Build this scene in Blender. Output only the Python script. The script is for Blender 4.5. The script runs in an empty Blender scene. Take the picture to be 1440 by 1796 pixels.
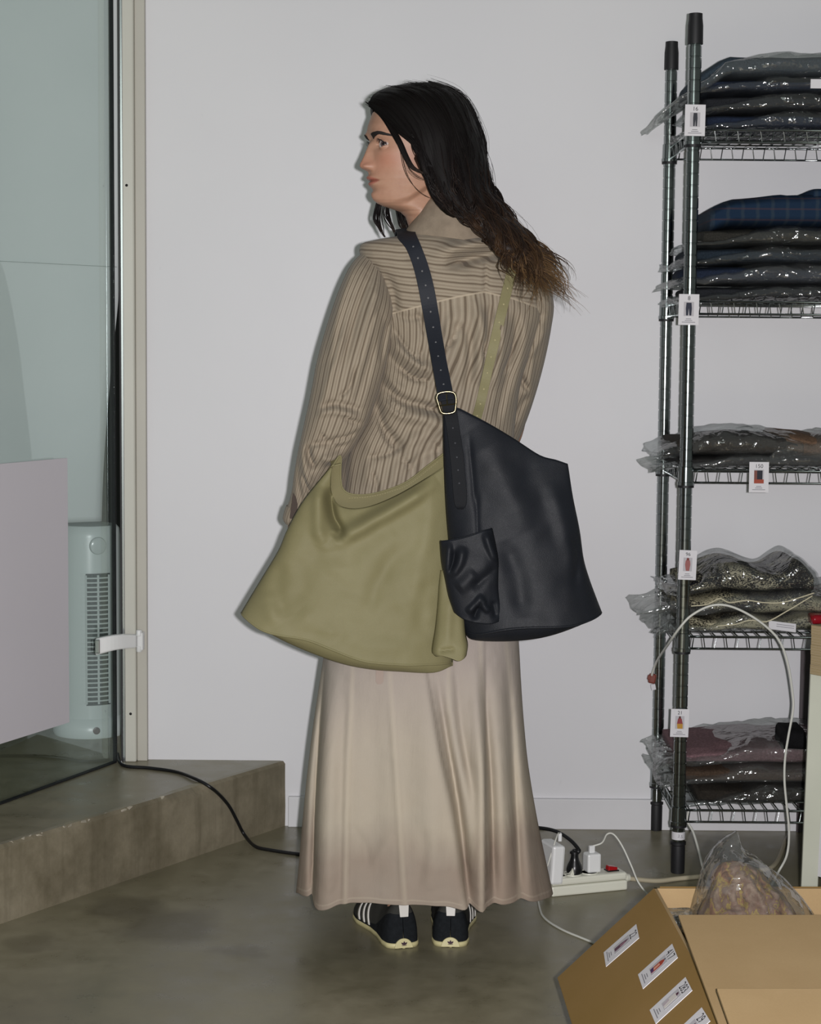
import bpy, bmesh, math, random
import numpy as np
from mathutils import Vector, Matrix, noise
from mathutils.bvhtree import BVHTree

# ------------------------------------------------------------------ camera, light, exposure
SC = bpy.context.scene
COL = SC.collection
F, CXP, CYP = 3300.0, 720.0, 898.0          # focal length and centre for a 1440 x 1796 frame
CAM = Vector((0.0, 0.0, 1.19))
PITCH, ROLL = math.radians(5.0), 0.0085
_f = Vector((0, math.cos(PITCH), -math.sin(PITCH)))
_r0, _u0 = Vector((1, 0, 0)), Vector((0, math.sin(PITCH), math.cos(PITCH)))
_r = _r0 * math.cos(ROLL) + _u0 * math.sin(ROLL)
_u = _u0 * math.cos(ROLL) - _r0 * math.sin(ROLL)
cd = bpy.data.cameras.new('camera')
cam = bpy.data.objects.new('camera', cd)
COL.objects.link(cam)
cd.sensor_fit = 'VERTICAL'; cd.sensor_height = 36.0
cd.lens = F / 1796.0 * 36.0
cd.clip_start = 0.05
M3 = Matrix((_r, _u, -_f)).transposed()
cam.matrix_world = Matrix.Translation(CAM) @ M3.to_4x4()
SC.camera = cam
SC.view_settings.view_transform = 'Standard'
SC.view_settings.look = 'None'
SC.view_settings.gamma = 1.0
SC.view_settings.use_curve_mapping = False
SC.view_settings.exposure = 0.0

W = bpy.data.worlds.new('room_ambience'); SC.world = W; W.use_nodes = True
W.node_tree.nodes['Background'].inputs[0].default_value = (0.90, 1.0, 0.93, 1)
W.node_tree.nodes['Background'].inputs[1].default_value = 0.115

fl = bpy.data.lights.new('camera_flash', 'POINT')          # the compact camera's own flash
fl.energy = 405.0; fl.shadow_soft_size = 0.016; fl.color = (1.0, 0.965, 0.985)
flo = bpy.data.objects.new('camera_flash', fl); COL.objects.link(flo)
flo.location = (0.062, -0.02, 1.20)

wl = bpy.data.lights.new('assumed_window_light', 'AREA')        # soft light added for the ambient share, from an assumed unseen window
wl.shape = 'RECTANGLE'; wl.size = 2.6; wl.size_y = 1.8; wl.energy = 30.0; wl.color = (0.88, 1.0, 0.93)
wlo = bpy.data.objects.new('assumed_window_light', wl); COL.objects.link(wlo)
wlo.location = (-1.3, -2.6, 1.9)
wlo.rotation_euler = (Vector((0.2, 4.2, 1.0)) - wlo.location).to_track_quat('-Z', 'Y').to_euler()

# ------------------------------------------------------------------ helpers
rnd = random.Random(7)
def ray(x, y):
    return _f + _r * ((x - CXP) / F) - _u * ((y - CYP) / F)
def P(x, y, Y):                 # world point seen at a photo position, standing at depth Y
    d = ray(x, y); return CAM + d * (Y / d.y)
def G(x, y, z):                 # world point seen at a photo position, lying at height z
    d = ray(x, y); return CAM + d * ((z - CAM.z) / d.z)
def proj(co):                   # Nx3 -> Nx2 photo positions
    co = np.asarray(co, float) - np.array(CAM)
    z = co @ np.array(_f)
    return np.stack([CXP + F * (co @ np.array(_r)) / z, CYP - F * (co @ np.array(_u)) / z], 1)
def srgb(h):
    if isinstance(h, str):
        h = h.lstrip('#'); h = [int(h[i:i+2], 16) / 255 for i in (0, 2, 4)]
    return tuple(c / 12.92 if c <= 0.04045 else ((c + 0.055) / 1.055) ** 2.4 for c in h) + (1.0,)

def catmull(pts, n):            # smooth resampling of a control polygon
    p = np.asarray(pts, float); k = len(p)
    if k == 2:
        t = np.linspace(0, 1, n)[:, None]; return p[0] * (1 - t) + p[1] * t
    ext = np.vstack([2 * p[0] - p[1], p, 2 * p[-1] - p[-2]])
    out = []
    for t in np.linspace(0, k - 1, n):
        i = min(int(t), k - 2); s = t - i
        a, b, c, d = ext[i], ext[i + 1], ext[i + 2], ext[i + 3]
        out.append(0.5 * ((2 * b) + (-a + c) * s + (2 * a - 5 * b + 4 * c - d) * s * s + (-a + 3 * b - 3 * c + d) * s ** 3))
    return np.array(out)
def resample(pts, n):           # equal arc length
    p = np.asarray(pts, float)
    L = np.concatenate([[0], np.cumsum(np.linalg.norm(np.diff(p, axis=0), axis=1))])
    t = np.linspace(0, L[-1], n)
    return np.stack([np.interp(t, L, p[:, k]) for k in range(p.shape[1])], 1)
def smooth(pts, n):
    return resample(catmull(pts, max(n * 4, 60)), n)

def empty(name, loc=(0, 0, 0)):
    o = bpy.data.objects.new(name, None); COL.objects.link(o)
    o.location = loc; o.empty_display_size = 0.05
    return o
def tag(o, label=None, cat=None, group=None, kind=None):
    if label: o['label'] = label
    if cat: o['category'] = cat
    if group: o['group'] = group
    if kind: o['kind'] = kind
    return o
def child(o, parent):
    if parent is not None:
        o.parent = parent
        w = Vector((0, 0, 0)); q = parent
        if parent.type == 'EMPTY':
            o.matrix_parent_inverse = Matrix.Translation(-Vector(parent.location))
    return o
def mesh(name, v, f, mat, parent=None, smooth_=True, attrs=None, uv=None):
    me = bpy.data.meshes.new(name)
    me.from_pydata([tuple(map(float, p)) for p in v], [], [tuple(int(i) for i in q) for q in f])
    me.update()
    if smooth_: me.polygons.foreach_set('use_smooth', [True] * len(me.polygons))
    if attrs:
        for k, a in attrs.items():
            at = me.attributes.new(k, 'FLOAT', 'POINT'); at.data.foreach_set('value', np.asarray(a, np.float32).ravel())
    for m in (mat if isinstance(mat, (list, tuple)) else [mat]):
        me.materials.append(m)
    o = bpy.data.objects.new(name, me); COL.objects.link(o)
    return child(o, parent)
def grid_faces(n, m, closed=False, flip=False, base=0):
    f = []
    mm = m if closed else m - 1
    for i in range(n - 1):
        for j in range(mm):
            a, b = base + i * m + j, base + i * m + (j + 1) % m
            c, d = b + m, a + m
            f.append((a, d, c, b) if flip else (a, b, c, d))
    return f

class MB:
    """collects shapes for one mesh object"""
    def __init__(s): s.v = []; s.f = []
    def add(s, v, f):
        b = len(s.v); s.v += [tuple(p) for p in v]; s.f += [tuple(i + b for i in q) for q in f]; return s
    def box(s, c, size, M=None):
        hx, hy, hz = size[0] / 2, size[1] / 2, size[2] / 2
        vs = [Vector((x, y, z)) for x in (-hx, hx) for y in (-hy, hy) for z in (-hz, hz)]
        if M is not None: vs = [M @ q for q in vs]
        vs = [q + Vector(c) for q in vs]
        return s.add(vs, [(0, 1, 3, 2), (4, 6, 7, 5), (0, 4, 5, 1), (2, 3, 7, 6), (0, 2, 6, 4), (1, 5, 7, 3)])
    def hexa(s, a, b):           # two quads, front and back
        vs = list(a) + list(b)
        return s.add(vs, [(0, 1, 2, 3), (7, 6, 5, 4), (0, 4, 5, 1), (1, 5, 6, 2), (2, 6, 7, 3), (3, 7, 4, 0)])
    def tube(s, path, r, n=8, caps=True, taper=None):
        path = [Vector(p) for p in path]; k = len(path)
        t0 = (path[1] - path[0]).normalized()
        a = Vector((0, 0, 1)) if abs(t0.z) < 0.9 else Vector((1, 0, 0))
        nn = t0.cross(a).normalized()
        vs = []
        for i, p in enumerate(path):
            t = (path[min(i + 1, k - 1)] - path[max(i - 1, 0)]).normalized()
            nn = (nn - t * nn.dot(t)).normalized(); bb = t.cross(nn)
            rr = r[i] if isinstance(r, (list, tuple, np.ndarray)) else r
            for j in range(n):
                an = 2 * math.pi * j / n
                vs.append(p + (nn * math.cos(an) + bb * math.sin(an)) * rr)
        fs = grid_faces(k, n, True)
        if caps: fs += [tuple(range(n))[::-1], tuple(range((k - 1) * n, k * n))]
        return s.add(vs, fs)
    def lathe(s, c, prof, n=20, M=None):      # prof: (radius, height) pairs
        vs = []
        for r, h in prof:
            for j in range(n):
                an = 2 * math.pi * j / n; q = Vector((r * math.cos(an), r * math.sin(an), h))
                if M is not None: q = M @ q
                vs.append(q + Vector(c))
        k = len(prof)
        return s.add(vs, grid_faces(k, n, True) + [tuple(range(n))[::-1], tuple(range((k - 1) * n, k * n))])
    def prism(s, poly, off):                  # closed outline (3D points) pushed along off
        off = Vector(off); k = len(poly)
        vs = [Vector(p) for p in poly] + [Vector(p) + off for p in poly]
        return s.add(vs, [tuple(range(k)), tuple(range(k, 2 * k))[::-1]] + [(i, i + k, (i + 1) % k + k, (i + 1) % k) for i in range(k)])
    def build(s, name, mat, parent=None, smooth_=False, bevel=0, auto=None):
        o = mesh(name, s.v, s.f, mat, parent, smooth_)
        bm = bmesh.new(); bm.from_mesh(o.data); bmesh.ops.recalc_face_normals(bm, faces=bm.faces); bm.to_mesh(o.data); bm.free()
        if auto is not None:
            o.data.polygons.foreach_set('use_smooth', [True] * len(o.data.polygons))
            o.data.set_sharp_from_angle(angle=math.radians(auto))
        if bevel:
            b = o.modifiers.new('bevel', 'BEVEL'); b.width = bevel; b.segments = 2; b.limit_method = 'ANGLE'
        return o

# ------------------------------------------------------------------ materials
class NT:
    def __init__(s, name):
        s.m = bpy.data.materials.new(name); s.m.use_nodes = True
        s.t = s.m.node_tree; s.n = s.t.nodes; s.b = s.n['Principled BSDF']; s.out = s.n['Material Output']
    def node(s, kind, **kw):
        q = s.n.new(kind)
        for k, v in kw.items():
            if k.startswith('i_'): q.inputs[k[2:].replace('_', ' ')].default_value = v
            elif k.startswith('n_'): q.inputs[int(k[2:])].default_value = v
            else: setattr(q, k, v)
        return q
    def link(s, a, b): s.t.links.new(a, b)
    def attr(s, name): return s.node('ShaderNodeAttribute', attribute_name=name).outputs['Fac']
    def math(s, op, a, b=None, c=None):
        q = s.node('ShaderNodeMath', operation=op)
        for i, v in enumerate((a, b, c)):
            if v is None: continue
            if isinstance(v, (int, float)): q.inputs[i].default_value = v
            else: s.link(v, q.inputs[i])
        return q.outputs[0]
    def ramp(s, fac, stops, interp='LINEAR'):
        q = s.node('ShaderNodeValToRGB'); cr = q.color_ramp; cr.interpolation = interp
        while len(cr.elements) < len(stops): cr.elements.new(0.5)
        for e, (p, c) in zip(cr.elements, stops):
            e.position = p; e.color = c if len(c) == 4 else tuple(c) + (1,)
        s.link(fac, q.inputs[0]); return q.outputs[0]
    def mix(s, fac, a, b, mode='MIX'):
        q = s.node('ShaderNodeMix', data_type='RGBA', blend_type=mode)
        for i, v in ((0, fac), (6, a), (7, b)):
            if isinstance(v, (int, float)): q.inputs[i].default_value = v
            elif isinstance(v, tuple): q.inputs[i].default_value = v
            else: s.link(v, q.inputs[i])
        return q.outputs[2]
    def coord(s, scale=(1, 1, 1), kind='Object', rot=(0, 0, 0)):
        tc = s.node('ShaderNodeTexCoord'); mp = s.node('ShaderNodeMapping')
        mp.inputs['Scale'].default_value = scale; mp.inputs['Rotation'].default_value = rot
        s.link(tc.outputs[kind], mp.inputs[0]); return mp.outputs[0]
    def noise(s, vec, scale, detail=4, rough=0.55, dist=0.0):
        q = s.node('ShaderNodeTexNoise'); q.inputs['Scale'].default_value = scale; q.inputs['Detail'].default_value = detail
        q.inputs['Roughness'].default_value = rough; q.inputs['Distortion'].default_value = dist
        s.link(vec, q.inputs['Vector']); return q.outputs['Fac']
    def bump(s, h, strength, dist=0.002):
        q = s.node('ShaderNodeBump'); q.inputs['Strength'].default_value = strength; q.inputs['Distance'].default_value = dist
        s.link(h, q.inputs['Height']); s.link(q.outputs[0], s.b.inputs['Normal']); return q
    def col(s, v):
        if isinstance(v, tuple): s.b.inputs['Base Color'].default_value = v
        else: s.link(v, s.b.inputs['Base Color'])
        return s
    def set(s, rough=0.5, metal=0.0, spec=0.5, **kw):
        s.b.inputs['Roughness'].default_value = rough; s.b.inputs['Metallic'].default_value = metal
        s.b.inputs['Specular IOR Level'].default_value = spec
        for k, v in kw.items(): s.b.inputs[k.replace('_', ' ')].default_value = v
        return s

def simple(name, c, rough=0.5, metal=0.0, spec=0.5, var=0.0, vscale=30.0, bump=0.0, bscale=200.0):
    t = NT(name); c = srgb(c) if isinstance(c, str) else c
    if var or bump: co = t.coord()
    if var:
        n = t.noise(co, vscale)
        t.col(t.ramp(n, [(0.3, tuple(k * (1 - var) for k in c[:3]) + (1,)), (0.7, tuple(min(1, k * (1 + var)) for k in c[:3]) + (1,))]))
    else: t.col(c)
    if bump: t.bump(t.noise(co, bscale, 3), bump, 0.001)
    return t.set(rough, metal, spec).m

def wall_mat():
    t = NT('white_wall_paint'); co = t.coord()
    a = t.noise(co, 1.3, 3); b = t.noise(co, 9, 5, 0.6)
    c = t.ramp(a, [(0.3, (0.70, 0.70, 0.72, 1)), (0.7, (0.74, 0.74, 0.755, 1))])
    spots = t.ramp(t.noise(t.coord((1, 1, 0.6)), 38, 2, 0.5), [(0.76, (0, 0, 0, 1)), (0.80, (1, 1, 1, 1))])
    c2 = t.mix(t.math('MULTIPLY', spots, 0.10), c, (0.45, 0.44, 0.43, 1))
    t.col(c2); t.bump(b, 0.10, 0.004); return t.set(0.42, 0, 0.35).m
def concrete(name, c0, c1, c2, rough=0.3, streak=False, spec=0.45, stains=False):
    t = NT(name); co = t.coord()
    a = t.noise(co, 2.2, 6, 0.62, 0.4); b = t.noise(co, 13, 6, 0.65); d = t.noise(co, 120, 3, 0.6)
    base = t.ramp(a, [(0.28, c0), (0.5, c1), (0.72, c2)])
    base = t.mix(0.45, base, t.ramp(b, [(0.3, c0), (0.7, c2)]))
    base = t.mix(t.math('MULTIPLY', d, 0.22), base, c0)
    if streak:
        s = t.noise(t.coord((26, 26, 1.4)), 1.0, 4, 0.6)
        base = t.mix(t.ramp(s, [(0.50, (0, 0, 0, 1)), (0.75, (0.5, 0.5, 0.5, 1))]), base, c0)
    if stains:      # dark damp-looking patches worn into the slab
        geo = t.node('ShaderNodeNewGeometry'); wob = t.node('ShaderNodeTexNoise'); wob.inputs['Scale'].default_value = 9; wob.inputs['Detail'].default_value = 4
        t.link(co, wob.inputs['Vector'])
        pos = t.mix(0.12, geo.outputs['Position'], wob.outputs['Color'], 'ADD')
        for (sx_, sy_, r_, k_) in STAINS:
            dn = t.node('ShaderNodeVectorMath', operation='DISTANCE'); t.link(pos, dn.inputs[0]); dn.inputs[1].default_value = (sx_ + 0.06, sy_ + 0.06, 0.06)
            base = t.mix(t.math('MULTIPLY', t.ramp(t.math('DIVIDE', dn.outputs['Value'], r_), [(0.55, (1, 1, 1, 1)), (1.0, (0, 0, 0, 1))]), k_), base, srgb('#4b4638'))
    t.col(base)
    if streak: t.bump(t.math('ADD', b, t.math('MULTIPLY', d, 0.3)), 0.10, 0.003)
    t.link(t.ramp(b, [(0.3, (rough - 0.08,) * 3 + (1,)), (0.7, (rough + 0.14,) * 3 + (1,))]), t.b.inputs['Roughness'])
    t.set(rough, 0, spec)
    return t.m
def film(name, tint=(0.93, 0.95, 0.95, 1), haze=0.10, scale=22, rough=0.12, strength=0.9, gloss=0.22):
    t = NT(name); co = t.coord()
    tr = t.node('ShaderNodeBsdfTransparent'); tr.inputs[0].default_value = tint
    gl = t.node('ShaderNodeBsdfGlossy'); gl.inputs['Roughness'].default_value = rough
    df = t.node('ShaderNodeBsdfDiffuse'); df.inputs[0].default_value = (0.42, 0.43, 0.43, 1)
    v = t.node('ShaderNodeTexVoronoi', feature='DISTANCE_TO_EDGE'); v.inputs['Scale'].default_value = scale
    nz = t.node('ShaderNodeTexNoise'); nz.inputs['Scale'].default_value = 9; nz.inputs['Detail'].default_value = 4
    t.link(co, nz.inputs['Vector']); t.link(t.mix(0.14, co, nz.outputs['Color'], 'ADD'), v.inputs['Vector'])
    bp = t.node('ShaderNodeBump'); bp.inputs['Strength'].default_value = strength; bp.inputs['Distance'].default_value = 0.02
    h = t.math('ADD', t.math('MINIMUM', v.outputs['Distance'], 0.25), t.math('MULTIPLY', nz.outputs['Fac'], 0.6))
    t.link(h, bp.inputs['Height']); t.link(bp.outputs[0], gl.inputs['Normal'])
    lw = t.node('ShaderNodeLayerWeight'); lw.inputs[0].default_value = 0.35; t.link(bp.outputs[0], lw.inputs['Normal'])
    m1 = t.node('ShaderNodeMixShader'); m1.inputs[0].default_value = haze
    t.link(tr.outputs[0], m1.inputs[1]); t.link(df.outputs[0], m1.inputs[2])
    m2 = t.node('ShaderNodeMixShader'); t.link(t.math('MULTIPLY_ADD', lw.outputs['Facing'], gloss, 0.10), m2.inputs[0])
    t.link(m1.outputs[0], m2.inputs[1]); t.link(gl.outputs[0], m2.inputs[2])
    t.link(m2.outputs[0], t.out.inputs['Surface']); return t.m
def glass_mat():
    t = NT('green_tinted_glass')
    tr = t.node('ShaderNodeBsdfTransparent'); tr.inputs[0].default_value = (0.958, 0.984, 0.979, 1)
    gl = t.node('ShaderNodeBsdfGlossy'); gl.inputs['Roughness'].default_value = 0.01; gl.inputs[0].default_value = (0.9, 1, 0.97, 1)
    fr = t.node('ShaderNodeFresnel'); fr.inputs[0].default_value = 1.33
    m = t.node('ShaderNodeMixShader'); t.link(t.math('MULTIPLY', fr.outputs[0], 0.20), m.inputs[0])
    t.link(tr.outputs[0], m.inputs[1]); t.link(gl.outputs[0], m.inputs[2]); t.link(m.outputs[0], t.out.inputs['Surface']); return t.m

MAT = {}
STAINS = [(q.x, q.y, r_, k_) for q, r_, k_ in ((G(300, 1625, 0), 0.14, 0.55), (G(215, 1592, 0), 0.10, 0.5), (G(420, 1670, 0), 0.06, 0.35), (G(60, 1655, 0), 0.08, 0.35), (G(690, 1700, 0), 0.25, 0.25))]
MAT['wall'] = wall_mat()
MAT['floor'] = concrete('polished_concrete', srgb('#686350'), srgb('#868067'), srgb('#9c957f'), 0.32, stains=True)
MAT['step'] = concrete('raw_concrete', srgb('#575140'), srgb('#857c67'), srgb('#a59c87'), 0.6, True, 0.2)
MAT['chip'] = simple('broken_concrete', '#a69f8f', 0.85, var=0.2, vscale=60)
MAT['trim'] = simple('off_white_frame_paint', '#c9c8bd', 0.35, var=0.03, vscale=4)
MAT['trim2'] = simple('darker_casing_paint', '#bcb9ae', 0.45, var=0.04, vscale=4)  # outer casing, slightly darker in tone than the inner jamb
MAT['skirting'] = simple('white_skirting_paint', '#d8d8da', 0.4, var=0.03, vscale=6)
MAT['rubber'] = simple('black_rubber', '#17171a', 0.55)
MAT['chrome'] = simple('chrome', (0.32, 0.345, 0.345, 1), 0.15, 1.0)
MAT['chrome2'] = simple('brushed_steel', (0.5, 0.52, 0.52, 1), 0.25, 1.0)
MAT['gold'] = simple('pale_brass', (0.17, 0.145, 0.09, 1), 0.22, 1.0)
MAT['white_plastic'] = simple('white_plastic', '#e4e5e4', 0.35)
MAT['cream_plastic'] = simple('cream_plastic', '#dcdccd', 0.4)
MAT['black_plastic'] = simple('black_plastic', '#141416', 0.3)
MAT['red_plastic'] = simple('red_lit_plastic', '#a01218', 0.2)
MAT['glass'] = glass_mat()
MAT['card'] = simple('white_card', '#d9d7da', 0.6)
MAT['ink'] = simple('black_ink', '#26262a', 0.7)
MAT['grey_ink'] = simple('grey_ink', '#85848a', 0.7)
# ------------------------------------------------------------------ setting
YW = G(820, 1451, 0).y
XR, XL, ZC = 2.4, -2.6, 3.0
STEP = 0.165
FX0 = P(218, 700, YW).x            # frame, left side
FX1 = P(258, 700, YW).x            # frame, right side

def struct(name, mb, mat, **kw):
    o = mb.build(name, mat, **kw); o['kind'] = 'structure'; return o
struct('floor', MB().box(((XR + XL) / 2, 1.5, -0.05), (XR - XL, 8.0, 0.1)), MAT['floor'])
struct('wall_back', MB().box(((XR + FX1 - 0.02) / 2, YW + 0.06, ZC / 2), (XR - FX1 + 0.02, 0.12, ZC)), MAT['wall'])
# concrete platform with an oblique, chipped front edge
s0 = G(500, 1448, 0); s0.y = YW
s1 = G(0, 1621, 0); sd = (s1 - s0).normalized(); s2 = s0 + sd * 3.2
sn = Vector((-sd.y, sd.x, 0))
if sn.x < 0: sn = -sn                              # towards the room
N = 150
v = []; f = []
rows = 9
for i in range(N + 1):
    q = s0 + sd * (3.2 * i / N)
    nz = noise.noise(Vector((i * 0.35, 0, 3.1))); n2 = noise.noise(Vector((i * 0.09, 5, 1)))
    chip = max(0, nz * 0.6 + n2 - 0.12) * 0.020 if i > 6 else 0
    prof = [(0.0, 0.0, 0), (0.001, 0.05, 0), (0.0, 0.10, 0), (0, STEP - 0.025, 0), (-chip * 0.5, STEP - 0.008 - chip * 0.6, 0), (-0.006 - chip, STEP - 0.001 - chip * 0.3, 0), (-0.016 - chip, STEP, 0), (-0.05, STEP, 0), (-0.12, STEP, 0)]
    for (o_, z, _) in prof:
        w = noise.noise(Vector((i * 0.2, z * 40, 9))) * 0.0015 if 0 < z < STEP - 0.01 else 0
        p = q + sn * (o_ + w)
        if i == 0: p.y = YW
        v.append((p.x, min(p.y, YW), z))
f = grid_faces(N + 1, rows)
b = len(v)
e0 = v[rows - 1]; e1 = v[N * rows + rows - 1]
o = mesh('floor_platform', v, f, [MAT['step'], MAT['floor']])
bm = bmesh.new(); bm.from_mesh(o.data); bm.verts.ensure_lookup_table()
back = [bm.verts.new(p) for p in ((-3.4, e1[1], STEP), (-3.4, 5.6, STEP), (FX0, 5.6, STEP), (FX0, YW, STEP))]
bm.verts.ensure_lookup_table()
ff = bm.faces.new([bm.verts[i * rows + rows - 1] for i in range(N, -1, -1)][::-1] + back)
bmesh.ops.recalc_face_normals(bm, faces=bm.faces)
for fc in bm.faces:
    c = fc.calc_center_median()
    if c.z > STEP - 0.004: fc.material_index = 1
    fc.smooth = c.z < STEP - 0.02
ff.normal_update()
if ff.normal.z < 0: ff.normal_flip()
bm.to_mesh(o.data); bm.free()
o['kind'] = 'structure'
# loose crumbs of broken concrete on the edge
cr = MB()
for (px, py, s) in ((52, 1474, 0.012), (62, 1471, 0.016), (74, 1467, 0.012), (84, 1464, 0.007), (122, 1452, 0.008), (132, 1449, 0.010), (152, 1442, 0.011), (158, 1440, 0.007), (214, 1432, 0.012), (224, 1428, 0.017), (234, 1424, 0.012), (243, 1420, 0.009), (296, 1402, 0.006), (30, 1480, 0.006)):
    c = G(px, py, STEP - 0.004); tt_ = (c - s0).dot(sd); c = s0 + sd * tt_ - sn * 0.005; c.z = STEP - 0.004
    vs = []
    for k in range(9):
        a = k * 2.4; vs.append(c + sd * math.cos(a) * s * rnd.uniform(.5, 1.2) + sn * rnd.uniform(-.006, .0045) + Vector((0, 0, rnd.uniform(-0.008, 0.005))))
    t_ = bmesh.new(); [t_.verts.new(q) for q in vs]; bmesh.ops.convex_hull(t_, input=t_.verts)
    bmesh.ops.delete(t_, geom=[q for q in t_.verts if not q.link_faces], context='VERTS')
    t_.verts.index_update(); t_.verts.ensure_lookup_table()
    cr.add([q.co.copy() for q in t_.verts], [[w.index for w in q.verts] for q in t_.faces]); t_.free()
co_ = cr.build('edge_crumbs', MAT['chip'], bpy.data.objects['floor_platform']); co_['kind'] = 'stuff'

# space behind the glass
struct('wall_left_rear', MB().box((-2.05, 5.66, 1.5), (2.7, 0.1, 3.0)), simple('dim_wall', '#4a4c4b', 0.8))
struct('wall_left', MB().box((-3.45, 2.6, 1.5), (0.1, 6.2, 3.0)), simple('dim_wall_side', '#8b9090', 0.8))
# skirting board on the back wall
bx0 = P(506, 1425, YW).x
bh = YW * 0 + (P(820, 1400, YW - 0.012).z)
tb = struct('baseboard_back', MB().box(((bx0 + XR) / 2, YW - 0.007, bh / 2), (XR - bx0, 0.014, bh)), MAT['skirting'], bevel=0.002)
# door frame of the back wall
def vert_box(x0, x1, y0, y1, z0, z1): return MB().box(((x0 + x1) / 2, (y0 + y1) / 2, (z0 + z1) / 2), (x1 - x0, y1 - y0, z1 - z0))
fxm = P(240, 700, YW).x
struct('trim_1', vert_box(fxm, FX1, YW - 0.018, YW + 0.10, STEP, ZC), MAT['trim2'], bevel=0.002)
struct('trim_2', vert_box(FX0, fxm, YW - 0.032, YW + 0.10, STEP, ZC), MAT['trim'], bevel=0.004)
# glass door
h0 = G(211, 1329, STEP); h1 = G(0, 1405, STEP)
gd = (h1 - h0).normalized(); gn = Vector((-gd.y, gd.x, 0))
if gn.y > 0: gn = -gn
hz = Vector((h0.x, min(h0.y, YW - 0.03), STEP))
door = empty('door_1', hz); door['kind'] = 'structure'
gw = 0.95
a, b2 = hz + gd * 0.0, hz + gd * gw
def slab_along(p, d, n, s0_, s1_, t0, t1, z0, z1):
    q = [p + d * s0_ + n * t0, p + d * s1_ + n * t0, p + d * s1_ + n * t1, p + d * s0_ + n * t1]
    lo = [Vector((k.x, k.y, z0)) for k in q]; hi = [Vector((k.x, k.y, z1)) for k in q]
    return MB().hexa(lo, hi)
slab_along(hz, gd, gn, 0.012, gw, -0.005, 0.005, STEP + 0.004, 2.12).build('glass_pane', MAT['glass'], door)
slab_along(hz, gd, gn, 0.0085, 0.0118, -0.005, 0.005, STEP + 0.004, 2.6).build('edge_seal', MAT['rubber'], door)
slab_along(hz, gd, gn, 0.012, gw, -0.007, 0.007, 2.12, 2.17).build('top_rail', MAT['rubber'], door)
slab_along(hz, gd, gn, 0.012, gw, -0.006, 0.006, STEP + 0.001, STEP + 0.004).build('bottom_seal', MAT['rubber'], door)
xs = P(213, 700, YW - 0.03).x
vert_box(xs - 0.005, xs + 0.0, YW - 0.026, YW + 0.05, STEP, ZC).build('dark_channel', MAT['rubber'], door)
vert_box(xs, xs + 0.0065, YW - 0.034, YW + 0.04, STEP, ZC).build('steel_strip', MAT['chrome2'], door, bevel=0.001)
vert_box(xs - 0.0135, xs - 0.0110, YW + 0.20, YW + 0.22, STEP, ZC).build('steel_strip', MAT['chrome2'], door)
# white clamp hinge
hp = P(236, 1124, YW - 0.05)
hg = MB()
o1, o2, o3 = P(168, 1134, YW - 0.10), P(205, 1126, YW - 0.085), P(240, 1124, YW - 0.045)
hh = 0.019
pth = [o1, o2, o3]
vs = []
for i, (p, h) in enumerate(zip(catmull([tuple(q) for q in pth], 12), np.linspace(0.021, 0.016, 12))):
    for dy, dz in ((-0.011, -h), (-0.011, h), (0.011, h), (0.011, -h)): vs.append((p[0], p[1] + dy, p[2] + dz))
hg.add(vs, grid_faces(12, 4, True) + [(3, 2, 1, 0), (44, 45, 46, 47)])
hinge = hg.build('hinge', MAT['white_plastic'], door, bevel=0.004)
MB().lathe(P(244, 1124, YW - 0.045) - Vector((0, 0, 0.027)), [(0.006, 0), (0.007, 0.002), (0.007, 0.014), (0.0055, 0.015), (0.0055, 0.039), (0.007, 0.040), (0.007, 0.052), (0.006, 0.054)], 16).build('hinge_pin', MAT['white_plastic'], hinge, auto=40)
MB().box(P(248, 1124, YW - 0.035), (0.012, 0.03, 0.044)).build('hinge_plate', MAT['white_plastic'], hinge, bevel=0.003)
MB().box(P(171, 1134, YW - 0.112), (0.012, 0.004, 0.034)).build('hinge_cap', MAT['chrome2'], hinge, bevel=0.002)
for (px, py) in ((229, 1252), (222, 325)):
    MB().lathe(P(px, py, YW - 0.032), [(0.0, -0.002), (0.003, -0.002), (0.0035, 0.0), (0.0, 0.002)], 10, Matrix.Rotation(math.pi / 2, 3, 'X')).build('screw', MAT['rubber'], bpy.data.objects['trim_2'])

# white board stuck on the room side of the glass
def on_glass(x, y, off=0.012):
    d = ray(x, y); p0 = hz + gn * off
    t = (p0 - CAM).dot(gn) / d.dot(gn); return CAM + d * t
k0 = on_glass(117, 803); k1 = on_glass(118, 1267)
zt, zb = k0.z, k1.z
br = (Vector((k0.x, k0.y, 0)) + Vector((k1.x, k1.y, 0))) / 2
bd = [br, br + gd * 0.46]
q = [Vector((bd[0].x, bd[0].y, zb)), Vector((bd[1].x, bd[1].y, zb)), Vector((bd[1].x, bd[1].y, zt)), Vector((bd[0].x, bd[0].y, zt))]
wb = MB().prism(q, gn * 0.004).build('white_board', simple('white_foam_board', '#d2ced4', 0.6, var=0.015, vscale=3))
tag(wb, 'plain white board stuck to the lower part of the glass door', 'board')
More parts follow.
